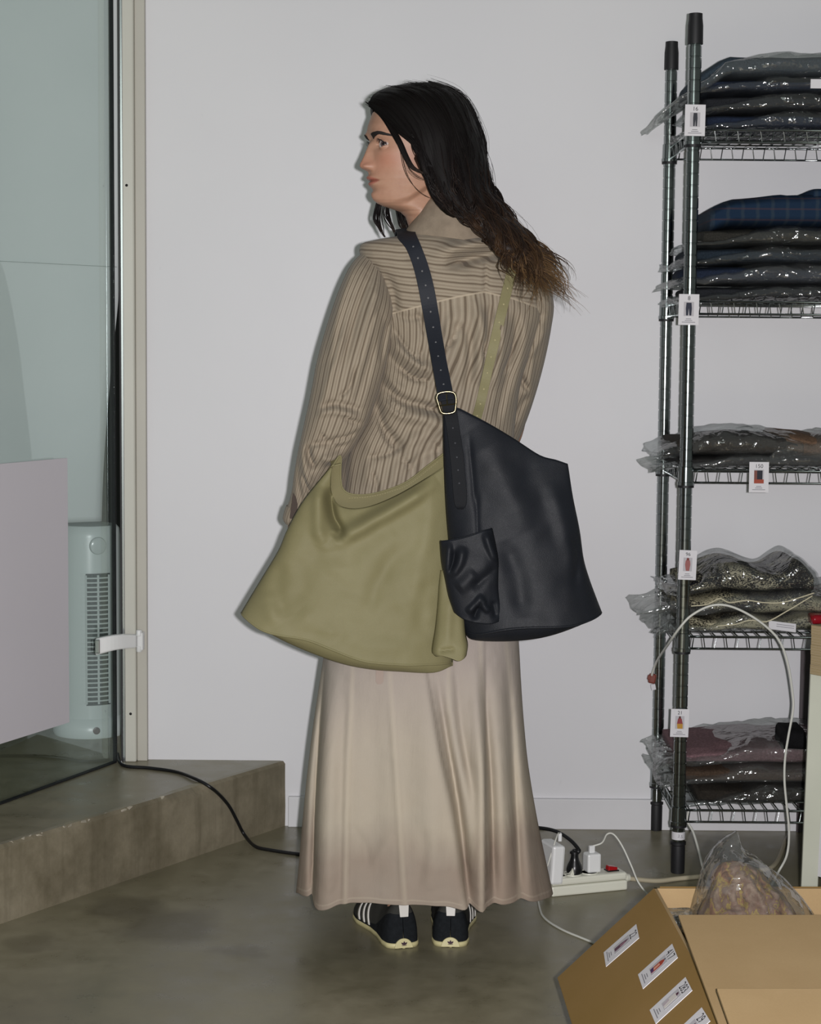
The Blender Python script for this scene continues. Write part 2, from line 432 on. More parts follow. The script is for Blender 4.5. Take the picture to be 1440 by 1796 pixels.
# curled sheet hanging behind the glass
t = NT('pale_grey_sheet'); co = t.coord()
t.col(t.ramp(t.noise(co, 2.0, 2), [(0.3, srgb('#cdd2d2')), (0.7, srgb('#d6dada'))])).set(0.55, 0, 0.3)
SHEET = t.m
YS = 4.74
redge = catmull([(216, -60), (215, 120), (214, 300), (212, 430), (208, 520), (200, 600), (191, 690), (184, 780), (180, 850), (178, 914)], 60)
vs = []
MC = 26
for i, (rx, ry) in enumerate(redge):
    t_ = i / 59.0
    for j in range(MC):
        s = j / (MC - 1)
        px = rx + (-160 - rx) * s
        py = ry + (14 * s if i == 59 else 12 * s * t_)
        curl = 0.05 * max(0, t_ - 0.55) * (1 - s) ** 3 * 2
        p = P(px, py, YS - 0.03 * s + curl + 0.006 * math.sin(s * 9 + t_ * 4))
        vs.append(p)
sh = mesh('hanging_sheet', vs, grid_faces(60, MC, flip=True), SHEET)
sm = sh.modifiers.new('thickness', 'SOLIDIFY'); sm.thickness = 0.003
tag(sh, 'large pale curled sheet hanging behind the glass door', 'sheet')
seam = MB()
sp = [P(x, 456 + (x + 40) * 0.05, YS - 0.033) for x in (-40, 20, 90, 150, 205)]
seam.tube([tuple(p) for p in catmull([tuple(p) for p in sp], 20)], 0.0008, 5).build('fold_line', simple('grey_fold', '#98a19f', 0.7), sh)

# tower heater behind the glass
hc = G(152, 1296, STEP); hc.y += 0.09
hc = Vector((P(158, 1200, hc.y).x, hc.y, STEP))
RH = 0.083
HT = P(158, 918, hc.y).z - STEP
heater = empty('tower_heater', hc)
tag(heater, 'white tower fan heater standing behind the glass door', 'heater')
HM = simple('heater_plastic', '#d3dcda', 0.3)
MB().lathe(hc, [(RH * 0.5, 0.0), (RH + 0.012, 0.0), (RH + 0.015, 0.008), (RH + 0.013, 0.030), (RH + 0.004, 0.046), (RH, 0.050)], 48).build('base', HM, heater, auto=40)
MB().lathe(hc, [(RH, 0.050), (RH, 0.10), (RH * 0.985, HT * 0.5), (RH * 0.97, HT - 0.03), (RH * 0.95, HT - 0.012), (RH * 0.85, HT - 0.002), (RH * 0.5, HT)], 48).build('body', HM, heater, auto=40)
an0 = math.atan2(-0.9, 0.44)       # direction of the grille
def hpos(an, r, z): return hc + Vector((math.cos(an) * r, math.sin(an) * r, z))
gz0, gz1 = P(190, 1220, hc.y).z - STEP, P(190, 1008, hc.y).z - STEP
panel = MB(); vs = []
for i in range(2):
    for j in range(13):
        an = an0 - 0.40 + 0.80 * j / 12; vs.append(hpos(an, RH * 0.99 + 0.0015, (gz0 - 0.012, gz1 + 0.012)[i]))
panel.add(vs, grid_faces(2, 13)); g_ = panel.build('grille', simple('grille_dark', '#3c4343', 0.7), heater)
ns = 27
for i in range(ns + 1):
    z = gz0 + (gz1 - gz0) * i / ns
    MB().tube([hpos(an0 - 0.38 + 0.76 * j / 8, RH * 0.99 + 0.003, z) for j in range(9)], 0.0021, 5).build('slat', HM, g_)
for k in (-0.39, -0.02, 0.34):
    MB().tube([hpos(an0 + k, RH * 0.99 + 0.0035, gz0 - 0.008), hpos(an0 + k, RH * 0.99 + 0.0035, gz1 + 0.008)], 0.003, 6).build('rib', HM, g_)
kz = P(186, 952, hc.y).z - STEP
def radial(an): return Matrix.Rotation(an, 3, 'Z') @ Matrix.Rotation(math.pi / 2, 3, 'Y')
MB().lathe(hpos(an0 - 0.02, RH * 0.965, kz), [(0.022, 0), (0.023, 0.004), (0.021, 0.010), (0.017, 0.012)], 24, radial(an0 - 0.02)).build('knob', simple('knob_silver', '#c9d2d0', 0.2), heater, auto=35)
MB().lathe(hpos(an0 - 0.12, RH + 0.012, 0.022), [(0.0095, 0), (0.0095, 0.003), (0.006, 0.004)], 20, radial(an0 - 0.12)).build('foot_badge', simple('badge_brown', '#55403c', 0.4), heater)
# ------------------------------------------------------------------ wire rack
YF, YR = G(1186, 1530, 0).y, G(1146, 1455, 0).y
XP = P(1208, 610, YF).x
XP2 = XP + 0.92
PR = 0.0148
PH = P(1217, 24, YF).z
SHELVES = [(P(1300, 1442, YF).z, 'b'), (P(1300, 1138, YF).z, 'b'), (P(1300, 847, YF).z, 'b'), (P(1300, 551, YF).z, 'b'), (P(1300, 250, YF).z, 'b')]
SHZ = [z for z, _ in SHELVES]
SHT = 0.027
rack = empty('wire_rack', ((XP + XP2) / 2, (YF + YR) / 2, 0))
tag(rack, 'chrome wire shelving rack standing against the white wall', 'shelving')
prof = [(PR * 0.9, 0.065)]
z = 0.08
while z < PH - 0.07:
    prof += [(PR, z), (PR, z + 0.0218), (PR - 0.0012, z + 0.0225), (PR - 0.0012, z + 0.0246)]
    z += 0.0254
prof += [(PR, z), (PR * 0.9, PH - 0.04)]
for (x, y) in ((XP, YF), (XP, YR), (XP2, YF), (XP2, YR)):
    po = MB().lathe((x, y, 0), prof, 20).build('post', MAT['chrome'], rack, auto=30)
    MB().lathe((x, y, 0), [(PR * 0.8, 0), (PR + 0.0005, 0.0), (PR + 0.001, 0.004), (PR + 0.0012, 0.060), (PR + 0.0008, 0.064), (PR + 0.003, 0.066), (PR + 0.003, 0.072), (PR * 0.9, 0.074)], 20).build('foot', MAT['rubber'], po, auto=35)
    MB().lathe((x, y, PH - 0.066), [(PR, 0), (PR + 0.0025, 0.0), (PR + 0.0022, 0.040), (PR + 0.0005, 0.055), (PR + 0.0002, 0.066), (PR * 0.7, 0.067)], 20).build('cap', MAT['rubber'], po, auto=35)
for k, z in enumerate(SHZ):
    m = MB(); r = 0.0026
    zt_ = z + SHT
    loop = [(XP + 0.012, YF), (XP2 - 0.012, YF)]
    for y in (YF, YR):
        m.tube([(XP, y, z), (XP2, y, z)], r, 6); m.tube([(XP, y, zt_), (XP2, y, zt_)], r * 1.1, 6)
        x = XP + 0.022; up = True
        pts = []
        while x < XP2 - 0.015:
            pts.append((x, y + (0.002 if y == YF else -0.002), z if up else zt_)); pts.append((x + 0.004, y + (0.002 if y == YF else -0.002), zt_ if up else z))
            up = not up; x += 0.0254
        m.tube(pts, 0.0016, 5)
    for x in (XP, XP2):
        m.tube([(x, YF, z), (x, YR, z)], r, 6); m.tube([(x, YF, zt_), (x, YR, zt_)], r * 1.1, 6)
        y = YF + 0.03; pts = []; up = True
        while y < YR - 0.02:
            pts.append((x + 0.002, y, z if up else zt_)); pts.append((x + 0.002, y + 0.018, zt_ if up else z)); up = not up; y += 0.036
        m.tube(pts, 0.0022, 5)
    x = XP + 0.025
    while x < XP2 - 0.01:
        m.tube([(x, YF, zt_), (x, YR, zt_)], 0.0017, 5); x += 0.0254
    for y in np.linspace(YF, YR, 5)[1:-1]:
        m.tube([(XP, y, zt_ - 0.003), (XP2, y, zt_ - 0.003)], 0.0022, 6)
    sh_ = m.build('wire_shelf', MAT['chrome'], rack, smooth_=True)
    for (x, y) in ((XP, YF), (XP, YR), (XP2, YF), (XP2, YR)):
        MB().lathe((x, y, z - 0.006), [(PR, 0), (PR + 0.0045, 0), (PR + 0.0045, 0.007), (PR + 0.003, 0.008), (PR + 0.0022, SHT + 0.014), (PR, SHT + 0.015)], 20).build('collar', MAT['chrome'], sh_, auto=35)
        MB().lathe((x, y, z - 0.012), [(PR, 0), (PR + 0.0035, 0.0005), (PR + 0.0035, 0.0062), (PR, 0.0065)], 20).build('sleeve_ring', MAT['rubber'], sh_, auto=35)
SH_TOP = [z + SHT + 0.003 for z in SHZ]

# ------------------------------------------------------------------ bagged clothes on the rack
FILM = film('clear_polybag', haze=0.05, scale=15, rough=0.11, strength=0.8, gloss=0.3)
FILM2 = film('milky_polybag', (0.9, 0.92, 0.91, 1), haze=0.10, scale=13, rough=0.11, strength=0.8, gloss=0.3)
FILM3 = film('thin_polybag', (0.95, 0.96, 0.96, 1), haze=0.05, scale=14, rough=0.08)
def cloth(name, c, scale=300, var=0.35, rough=0.9):
    t = NT(name); co = t.coord(); c = srgb(c)
    n = t.noise(co, scale, 2, 0.6); n2 = t.noise(co, 14, 3)
    a = t.ramp(n, [(0.3, tuple(k * (1 - var) for k in c[:3]) + (1,)), (0.7, tuple(min(1, k * (1 + var)) for k in c[:3]) + (1,))])
    t.col(t.mix(t.math('MULTIPLY', n2, 0.5), a, tuple(k * 0.55 for k in c[:3]) + (1,))); t.bump(n, 0.3, 0.001)
    return t.set(rough, 0, 0.15).m
def plaid(name):
    t = NT(name); co = t.coord((1, 1, 1))
    sx = t.node('ShaderNodeSeparateXYZ'); t.link(co, sx.inputs[0])
    a = t.math('SINE', t.math('MULTIPLY', sx.outputs['X'], 190)); b_ = t.math('SINE', t.math('MULTIPLY', sx.outputs['Z'], 260))
    base = t.mix(t.ramp(a, [(0.55, (0, 0, 0, 1)), (0.95, (1, 1, 1, 1))]), srgb('#1e2f44'), srgb('#2d3a48'))
    base = t.mix(t.math('MULTIPLY', t.ramp(b_, [(0.8, (0, 0, 0, 1)), (0.97, (1, 1, 1, 1))]), 0.5), base, srgb('#4a3a3e'))
    t.col(base); t.bump(t.noise(co, 400, 2), 0.3, 0.001); return t.set(0.9, 0, 0.1).m
def melange(name, c0, c1, thr=0.5):
    t = NT(name); co = t.coord((1, 1, 1.6))
    n = t.noise(co, 240, 2, 0.75); big = t.noise(co, 11, 3, 0.5, 0.6)
    th = t.math('ADD', n, t.math('MULTIPLY', t.math('SUBTRACT', big, 0.5), 0.9))
    t.col(t.ramp(th, [(thr - 0.05, srgb(c0)), (thr + 0.05, srgb(c1))])); t.bump(n, 0.6, 0.002); return t.set(0.95, 0, 0.1).m

def slab(cx, cy, z0, w, d, h, seed, layers=2, puff=0.5, nx=46, na=40, droop=None, endp=9.0, bumpy=0.004, tailL=0.0, top=None, sag=None):
    """a folded garment: rounded cross-section swept in x; returns vertices, faces"""
    vs = []
    for i in range(nx):
        s = i / (nx - 1); u = 2 * s - 1
        e = max(0.0, 1 - abs(u) ** endp) ** 0.5
        e = 0.90 + 0.10 * e
        x = cx + u * w / 2
        hh_ = h * (e if tailL == 0 or u > 0 else e)
        tl = 0.0
        if tailL and s < 0.22:
            q = 1 - s / 0.22; x -= tailL * q ** 1.2; hh_ *= (1 - q) ** 0.9 * 0.75 + 0.25; tl = q
        if top: hh_ *= top(x)
        for j in range(na):
            a = 2 * math.pi * j / na
            ca, sa = math.cos(a), math.sin(a)
            y = math.copysign(abs(ca) ** 0.45, ca) * d / 2 * (0.9 + 0.1 * e)
            zz = (math.copysign(abs(sa) ** 0.6, sa) * 0.5 + 0.5)
            if layers > 1:
                y *= 1 - 0.05 * abs(math.cos(math.pi * layers * zz)) ** 6
            z_ = z0 + zz * hh_
            p = Vector((x, cy + y, z_))
            nz = noise.noise(p * 14 + Vector((seed, 0, 0))) + 0.5 * noise.noise(p * 37 + Vector((0, seed, 0)))
            p += Vector((0.4 * nz, -math.copysign(1, -ca) * nz * 0.9, (nz * 0.9 if zz > 0.3 else 0))) * bumpy
            if tl: p += Vector((noise.noise(Vector((p.y * 22, zz * 2, seed))) * 0.012 * tl, 0, (noise.noise(Vector((p.x * 25, p.y * 16, seed))) * 0.012 - 0.006) * tl))
            if droop: p.z += droop(p.x)
            if sag: p.z += sag(p.x, zz)
            vs.append(p)
    return vs, grid_faces(nx, na, True) + [tuple(range(na))[::-1], tuple(range((nx - 1) * na, nx * na))]

def pack(label, x0, x1, shelf_z, z1, mat, fmat, seed, group, d=0.30, cy=None, tail=0.05, droop=None, layers=2, top=None, name='bagged_garment', sag=None, bump=0.004, cat='clothing', overhang=0.0):
    """clear bag with folded clothes inside: bottom and top heights are world z"""
    cy = (YF + YR) / 2 - 0.012 if cy is None else cy
    cx, w, h = (x0 + x1) / 2, x1 - x0, z1 - shelf_z
    root = empty(name, (cx, cy, shelf_z)); tag(root, label, cat, group)
    v_, f_ = slab(cx, cy, shelf_z + 0.003, w, d, h - 0.006, seed, layers, bumpy=bump * 0.7, droop=droop, top=top, sag=sag)
    mesh('garment', v_, f_, mat, root)
    if fmat:
        v_, f_ = slab(cx, cy, shelf_z + 0.0005, w + 0.024, d + 0.022, h + 0.008, seed + 3.3, 1, bumpy=bump * 1.7, tailL=tail, nx=60, na=48, droop=droop, top=top, sag=sag)
        mesh('plastic_bag', v_, f_, fmat, root)
    return root
def zrow(y): return P(1330, y, YF + 0.03).z
def xrow(x, y=500): return P(x, y, YF + 0.04).x
XE = XP2 - 0.06
DEN = [cloth('denim_dark', '#26303a'), cloth('denim_indigo', '#222b3d'), cloth('denim_black', '#26282c'), cloth('denim_washed', '#38444e'), cloth('jersey_charcoal', '#34332f')]
GT = 'bagged jeans on the top shelf'
zs = [SH_TOP[4], zrow(196), zrow(163), zrow(135), zrow(92)]
zs = [zs[0]] + [max(z, zs[0] + 0.02 * (i + 1)) for i, z in enumerate(zs[1:])]
pack('bagged dark jeans lying directly on the top rack shelf, lowest of the stack', xrow(1236), XE, zs[0], zs[1], DEN[1], FILM, 1.0, GT, tail=0.03)
pack('bagged dark jeans second from the bottom on the top rack shelf', xrow(1232), XE - 0.02, zs[1], zs[2], DEN[2], FILM, 2.0, GT, tail=0.02)
pack('bagged navy jeans third from the bottom on the top rack shelf with white tag', xrow(1228), XE - 0.01, zs[2], zs[3], DEN[1], FILM, 3.0, GT, tail=0.02)
xl = xrow(1258)
def droop_top(x): return -0.62 * max(0.0, xl + 0.012 - x) ** 1.0 - (0.0 if x > xl else 0)
pack('greenish bagged jeans topmost on the rack with bag end drooping past the post', xrow(1215), XE - 0.02, zs[3], zs[4], DEN[3], FILM2, 4.0, GT, tail=0.075, droop=droop_top)
MB().box(P(1432, 147, YF + 0.01), (0.026, 0.002, 0.020)).build('paper_tag', MAT['card'], bpy.data.objects['bagged_garment.002'])

G2 = 'bagged jeans on the second shelf'
zz = [SH_TOP[3], zrow(500), zrow(464), zrow(432), zrow(398)]
for i, (xa, tl, mt, fm, lb) in enumerate(((1216, 0.025, DEN[2], FILM, 'bagged charcoal jeans lying on the second shelf, lowest of its stack'),
        (1210, 0.030, DEN[1], FILM2, 'bagged jeans second from the bottom on the second rack shelf'),
        (1214, 0.025, DEN[0], FILM, 'bagged blue jeans third from the bottom on the second rack shelf'),
        (1232, 0.02, DEN[4], FILM, 'bagged dark garment just below the loose plaid one on the second shelf'))):
    pack(lb, xrow(xa), XE - 0.015 * i, zz[i], zz[i + 1], mt, fm, 10.0 + i * 1.7, G2, tail=tl, bump=0.005)
PL = plaid('blue_plaid_flannel')
xa, xb = xrow(1246), XE - 0.03
pz0, pz1 = zrow(398), zrow(334)
def plaid_top(x): return 0.80 + 0.28 * min(1, max(0, (x - xa) / 0.22))
def plaid_droop(x): return -0.30 * max(0.0, xa + 0.045 - x)
v_, f_ = slab((xa + xb) / 2, (YF + YR) / 2 - 0.02, pz0 + 0.004, xb - xa, 0.30, (pz1 - pz0) * 0.86, 21.0, 2, bumpy=0.005, top=plaid_top, droop=plaid_droop, endp=6)
pr = empty('folded_shirt', ((xa + xb) / 2, (YF + YR) / 2, pz0)); tag(pr, 'folded blue plaid flannel without a bag on top of the second shelf stack', 'clothing')
mesh('garment', v_, f_, PL, pr)
mx = P(1440, 342, YF + 0.03)
v_, f_ = slab(mx.x + 0.05, (YF + YR) / 2 - 0.02, pz1 - 0.022, 0.13, 0.27, 0.03, 22.0, 1, bumpy=0.003)
mesh('folded_sleeve', v_, f_, PL, pr)

# third shelf
KN = [cloth('knit_black_brown', '#39342f', 220), cloth('rust_knit', '#6d5746', 220), cloth('charcoal_knit', '#2c2b2a', 220)]
z3 = [SH_TOP[2], zrow(800), zrow(764)]
def wavy(x): return 0.9 + 0.25 * math.sin((x - XP) * 11) ** 2
a3 = pack('bagged charcoal knitwear lying on the middle shelf beside card 150', xrow(1190, 800), XE, z3[0], z3[1], KN[2], FILM2, 31.0, 'bagged knitwear on the middle shelf', tail=0.045, bump=0.006)
a3b = pack('bagged brown knitwear lying on top of the other on the middle shelf', xrow(1188, 800), xrow(1398, 800), z3[1] - 0.004, z3[2], KN[0], FILM, 33.0, 'bagged knitwear on the middle shelf', tail=0.03, top=wavy, bump=0.006)
pack('crumpled clear bag of brown knitwear at the right of the middle shelf', xrow(1378, 780), XE - 0.1, z3[1] - 0.002, zrow(752), KN[1], FILM2, 35.0, 'bagged knitwear on the middle shelf', tail=0.02, bump=0.009, droop=lambda x: -0.16 * max(0, x - xrow(1385, 780)))

# fourth shelf: melange jumpers
ML = [melange('black_cream_melange', '#131317', '#b3ac93', 0.57), melange('grey_cream_melange', '#35322a', '#b0a98f', 0.50), melange('speckled_melange', '#19191b', '#a9a288', 0.55)]
z4 = [SH_TOP[1], zrow(1080), zrow(1042), zrow(994)]
def hump(x):
    c = xrow(1298, 1000); c2 = xrow(1402, 1000)
    return 0.42 + 0.50 * math.exp(-((x - c) / 0.075) ** 2) + 0.52 * math.exp(-((x - c2) / 0.035) ** 2) + 0.25 * math.exp(-((x - c2 - 0.08) / 0.06) ** 2)
GJ = 'melange jumpers on the fourth shelf'
def wav(seed, a=0.006): return lambda x, q: a * math.sin(x * 42 + seed) * (0.4 + q)
pack('bagged grey-cream melange jumper lying on the fourth shelf, lowest', xrow(1205, 1100), XE, z4[0], z4[1], ML[1], FILM2, 41.0, GJ, tail=0.06, sag=wav(1), bump=0.007)
pack('bagged speckled melange jumper in the middle of the fourth shelf stack', xrow(1188, 1050), XE - 0.03, z4[1], z4[2], ML[2], FILM2, 43.0, GJ, tail=0.07, sag=wav(2.2), bump=0.006)
jr = pack('black and cream melange jumper humped on top of the fourth shelf stack', xrow(1205, 1030), xrow(1426, 1030), z4[2], z4[3] + 0.012, ML[0], FILM3, 45.0, GJ, tail=0.03, top=hump, sag=wav(3.0, 0.004), bump=0.003)
# cream binding along the fold of the jumpers
bind = simple('cream_binding', '#c9c2a6', 0.9)
def edge_line(pts, parent, Yp):
    p_ = [P(x, y, Yp) for x, y in catmull(pts, 60)]
    MB().tube(p_, 0.0016, 5).build('bound_edge', bind, parent, smooth_=True)
YE = (YF + YR) / 2 - 0.012 - 0.158
edge_line([(1212, 1063), (1240, 1060), (1262, 1050), (1280, 1057), (1310, 1053), (1340, 1057), (1370, 1057), (1400, 1049), (1428, 1040)], jr, YE - 0.008)
edge_line([(1258, 1098), (1290, 1095), (1315, 1088), (1345, 1090), (1380, 1072), (1425, 1045)], bpy.data.objects['bagged_garment.011'] if 'bagged_garment.011' in bpy.data.objects else jr, YE - 0.010)
tp = P(1372, 1099, YE - 0.012)
lt = empty('paper_label', tp); tag(lt, 'white paper label lying on the bagged jumpers of the fourth shelf', 'label')
MB().box(tp, (0.062, 0.003, 0.020), Matrix.Rotation(0.12, 3, 'Y') @ Matrix.Rotation(-0.5, 3, 'X')).build('label_sheet', MAT['card'], lt)
for i in range(3): MB().box(tp + Vector((0.006, -0.004 - 0.0012 * (1 - i), 0.004 - 0.005 * i)), (0.04, 0.0005, 0.0012), Matrix.Rotation(0.12, 3, 'Y')).build('print_line', MAT['grey_ink'], lt)
rp = P(1434, 1087, YF - 0.02)
v_, f_ = slab(rp.x + 0.02, rp.y + 0.03, rp.z - 0.012, 0.06, 0.06, 0.022, 3.0, 1, nx=16, na=16, bumpy=0.003)
ro = mesh('red_pouch', v_, f_, simple('red_glossy', '#8e1420', 0.2)); tag(ro, 'small glossy red pouch on the fourth shelf above the table corner', 'pouch')

# bottom shelf
BT = [cloth('brown_jersey', '#4a3c31', 200), cloth('taupe_knit', '#5a5046', 200), cloth('dark_print', '#2e2a25', 200), cloth('mauve_knit', '#7d6266', 200)]
z5 = [SH_TOP[0], zrow(1378), zrow(1345), zrow(1310)]
GB = 'bagged clothes on the bottom shelf'
pack('bagged dark printed garment lying on the bottom shelf, lowest', xrow(1225, 1400), XE, z5[0], z5[1], BT[2], FILM, 51.0, GB, tail=0.02, bump=0.008)
pack('bagged brown garment in the middle of the bottom shelf stack', xrow(1190, 1360), XE - 0.05, z5[1], z5[2], BT[0], FILM2, 53.0, GB, tail=0.03, bump=0.007)
pack('bagged taupe and mauve garment on top of the bottom shelf stack', xrow(1190, 1330), XE - 0.08, z5[2], z5[3], BT[3], FILM2, 55.0, GB, tail=0.035, bump=0.008, top=lambda x: 0.75 + 0.35 * min(1, max(0, (x - xrow(1190, 1330)) / 0.2)))
v_, f_ = slab(P(1405, 1300, YF - 0.05).x, YF + 0.06, z5[3] - 0.004, 0.05, 0.12, 0.05, 60.0, 1, nx=18, na=18, bumpy=0.008)
bo = mesh('black_cloth', v_, f_, cloth('black_fabric', '#151517')); tag(bo, 'small black bundle of cloth on the bottom shelf stack beside the table leg', 'cloth')

# ------------------------------------------------------------------ cards with numbers
def text_mesh(body, size, M, mat, name, parent, bold=0.0):
    cu = bpy.data.curves.new(name, 'FONT'); cu.body = body; cu.size = size; cu.align_x = 'CENTER'; cu.align_y = 'CENTER'; cu.offset = bold
    cu.resolution_u = 3
    to = bpy.data.objects.new(name, cu); COL.objects.link(to)
    bpy.context.view_layer.update()
    me = bpy.data.meshes.new_from_object(to.evaluated_get(bpy.context.evaluated_depsgraph_get()))
    bpy.data.objects.remove(to); bpy.data.curves.remove(cu)
    me.transform(M); me.materials.clear(); me.materials.append(mat)
    o = bpy.data.objects.new(name, me); COL.objects.link(o); return child(o, parent)
def flatpoly(pts, M, off): return [M @ Vector((x, y, off)) for x, y in pts]
SKIN = simple('print_skin', '#a9765f', 0.7); PBG = simple('print_backdrop', '#b9b6ba', 0.7)
FIG = {
 'jeans': [([(-.16, .46), (.20, .46), (.24, .1), (.2, -.46), (.06, -.46), (.03, .0), (-.02, -.46), (-.17, -.46), (-.2, .1)], '#30323a')],
 'jeans2': [([(-.25, .44), (.25, .44), (.3, .05), (.26, -.46), (.07, -.46), (.0, .05), (-.06, -.46), (-.26, -.46), (-.3, .05)], '#23283a')],
 'dark': [([(-.2, .44), (.36, .44), (.36, -.2), (-.2, -.2)], '#20202c'), ([(-.5, -.2), (.5, -.2), (.5, -.48), (-.5, -.48)], '#a0452f'), ([(-.5, .44), (-.2, .44), (-.2, -.2), (-.5, -.2)], '#7c4a40')],
 'dress': [([(-.12, .48), (.12, .48), (.16, .3), (-.16, .3)], '#7a3b38'), ([(-.24, .3), (.24, .3), (.3, .0), (.2, -.47), (-.18, -.47), (-.3, .0)], '#9a5f5c')],
 'gown': [([(-.1, .48), (.1, .48), (.14, .3), (-.14, .3)], '#5a2c26'), ([(-.2, .3), (.2, .3), (.34, -.1), (-.3, -.1)], '#8d3a3e'), ([(-.3, -.1), (.34, -.1), (.34, -.48), (-.24, -.48)], '#b98a34')],
 'f22': [([(-.2, -.46), (.2, -.46), (.2, .0), (.1, .3), (0, .48), (-.1, .3), (-.2, .0)], '#5e3f52'), ([(-.1, -.1), (.16, -.1), (.12, .2), (-.04, .25)], '#8f6676')],
 'f41': [([(-.24, -.46), (.24, -.46), (.26, .2), (.1, .38), (-.1, .38), (-.24, .2)], '#a23a24'), ([(-.12, -.3), (.12, -.3), (.1, .1), (-.1, .1)], '#d59a84'), ([(-.24, -.46), (.24, -.46), (.2, -.3), (-.24, -.25)], '#4c2a5c'), ([(-.06, .38), (.06, .38), (.05, .48), (-.05, .48)], '#2a2430')],
 'f28': [([(-.3, -.46), (.3, -.46), (.3, .3), (-.3, .3)], '#d2ccc6'), ([(-.3, -.46), (.05, -.46), (-.05, -.1), (-.3, -.1)], '#b7abb0'), ([(-.12, .3), (.16, .3), (.12, .42), (-.08, .46)], '#4a1f35')],
}
_fm = {}
def fmat(c):
    if c not in _fm: _fm[c] = simple('print_' + c[1:], c, 0.7)
    return _fm[c]
def card(name, label, number, fig, M, w, h, group, nsize=0.28, bg=True, parentless=True, cat='card'):
    """M: local x right, y up, z out of the card"""
    root = empty(name, M.to_translation()); tag(root, label, cat, group)
    t_ = 0.0009
    MB().hexa([M @ Vector(q) for q in ((-w/2, -h/2, t_), (w/2, -h/2, t_), (w/2, h/2, t_), (-w/2, h/2, t_))], [M @ Vector(q) for q in ((-w/2, -h/2, 0), (w/2, -h/2, 0), (w/2, h/2, 0), (-w/2, h/2, 0))]).build('card_sheet', MAT['card'], root)
    if number: text_mesh(number, w * nsize, M @ Matrix.Translation((0, h * 0.36, t_ + 0.0004)), MAT['ink'], 'printed_number', root, 0.0)
    pw, ph = w * 0.50, h * 0.46
    if bg: MB().prism([M @ Vector((x * pw, y * ph + h * 0.02, t_ + 0.0001)) for x, y in ((-.5, -.5), (.5, -.5), (.5, .5), (-.5, .5))], M.to_3x3() @ Vector((0, 0, 0.0002))).build('printed_picture', PBG, root)
    for i, (poly, c) in enumerate(FIG[fig]):
        MB().prism([M @ Vector((x * pw, y * ph + h * 0.02, t_ + 0.0003 + 0.0001 * i)) for x, y in poly], M.to_3x3() @ Vector((0, 0, 0.0002))).build('printed_figure', fmat(c), root)
    for i, lw in enumerate((0.26, 0.36, 0.66)):
        MB().box((0, 0, 0), (0.001, 0.001, 0.001)); y = -h * (0.30 + 0.055 * i)
        MB().prism([M @ Vector((x, y + q, t_ + 0.0002)) for x, q in ((-w*lw/2, -h*.010), (w*lw/2, -h*.010), (w*lw/2, h*.010), (-w*lw/2, h*.010))], M.to_3x3() @ Vector((0, 0, 0.0002))).build('print_line', MAT['grey_ink'], root)
    return root
def rack_card(number, fig, x, y, w, h, label, Yc, tilt=0.0):
    p = P(x, y, Yc)
    M = Matrix.Translation(p) @ Matrix.Rotation(math.pi / 2, 4, 'X') @ Matrix.Rotation(tilt, 4, 'Z')
    s = Yc / F * 1.01
    card('number_card', label, number, fig, M, w * s, h * s, 'number cards on the rack')
YCF = YF - PR - 0.004
rack_card('16', 'jeans', 1219, 211, 35, 53, 'white number card reading 16 taped to the post at the top shelf', YCF, -0.01)
rack_card('8', 'jeans2', 1208, 543, 35, 53, 'white number card reading 8 taped to the post at the second shelf', YCF, -0.01)
rack_card('150', 'dark', 1331, 837, 34, 53, 'white number card reading 150 hanging on the middle shelf edge', YF - 0.007, 0.0)
rack_card('96', 'dress', 1206, 991, 31, 52, 'white number card reading 96 taped to the post above the jumpers', YCF, -0.03)
rack_card('21', 'gown', 1192, 1268, 32, 50, 'white number card reading 21 taped to the post above the bottom shelf', YCF, -0.02)
lb_ = empty('post_sticker', P(1187, 1467, YF - PR)); tag(lb_, 'small white sticker wrapped around the rack post just above its black foot', 'sticker')
zq = P(1187, 1467, YF - PR).z
vs = [(XP + math.cos(a) * (PR + 0.0006), YF + math.sin(a) * (PR + 0.0006), zq + k) for k in (-0.009, 0.009) for a in np.linspace(-math.pi * 1.05, 0.05 * math.pi, 18)]
mesh('sticker_sheet', vs, grid_faces(2, 18), MAT['card'], lb_)
text_mesh('3.5', 0.010, Matrix.Translation((XP + 0.002, YF - PR - 0.0016, zq)) @ Matrix.Rotation(math.pi / 2, 4, 'X') @ Matrix.Rotation(-0.15, 4, 'Z'), MAT['grey_ink'], 'scribble', lb_)

# ------------------------------------------------------------------ table on the right
YT = 3.72
tc = P(1423, 1096, YT)                      # near left corner of the top, at the top
tl_ = P(1423, 1196, YT)
TH = (tc.z - tl_.z)
table = empty('work_table', (tc.x + 0.35, YT + 0.1, 0)); tag(table, 'work table with a thick plywood top at the right edge of the picture', 'table')
t = NT('plywood_edge'); co = t.coord()
sx = t.node('ShaderNodeSeparateXYZ'); t.link(co, sx.inputs[0])
w_ = t.math('SINE', t.math('ADD', t.math('MULTIPLY', sx.outputs['Z'], 1150), t.math('MULTIPLY', t.noise(co, 8), 3)))
t.col(t.ramp(w_, [(0.2, srgb('#a08e70')), (0.6, srgb('#c0b08e')), (0.9, srgb('#85734f'))])).set(0.6, 0, 0.2)
PLY = t.m
zb_ = tc.z - TH * 0.86
dirA = Vector((0.62, -0.78, 0)).normalized()       # near edge runs to the right and forwards
dirB = Vector((0.78, 0.62, 0)).normalized()
c0 = Vector((tc.x, tc.y, 0))
quad = [c0, c0 + dirA * 0.7, c0 + dirA * 0.7 + dirB * 0.5, c0 + dirB * 0.5]
nl = 5
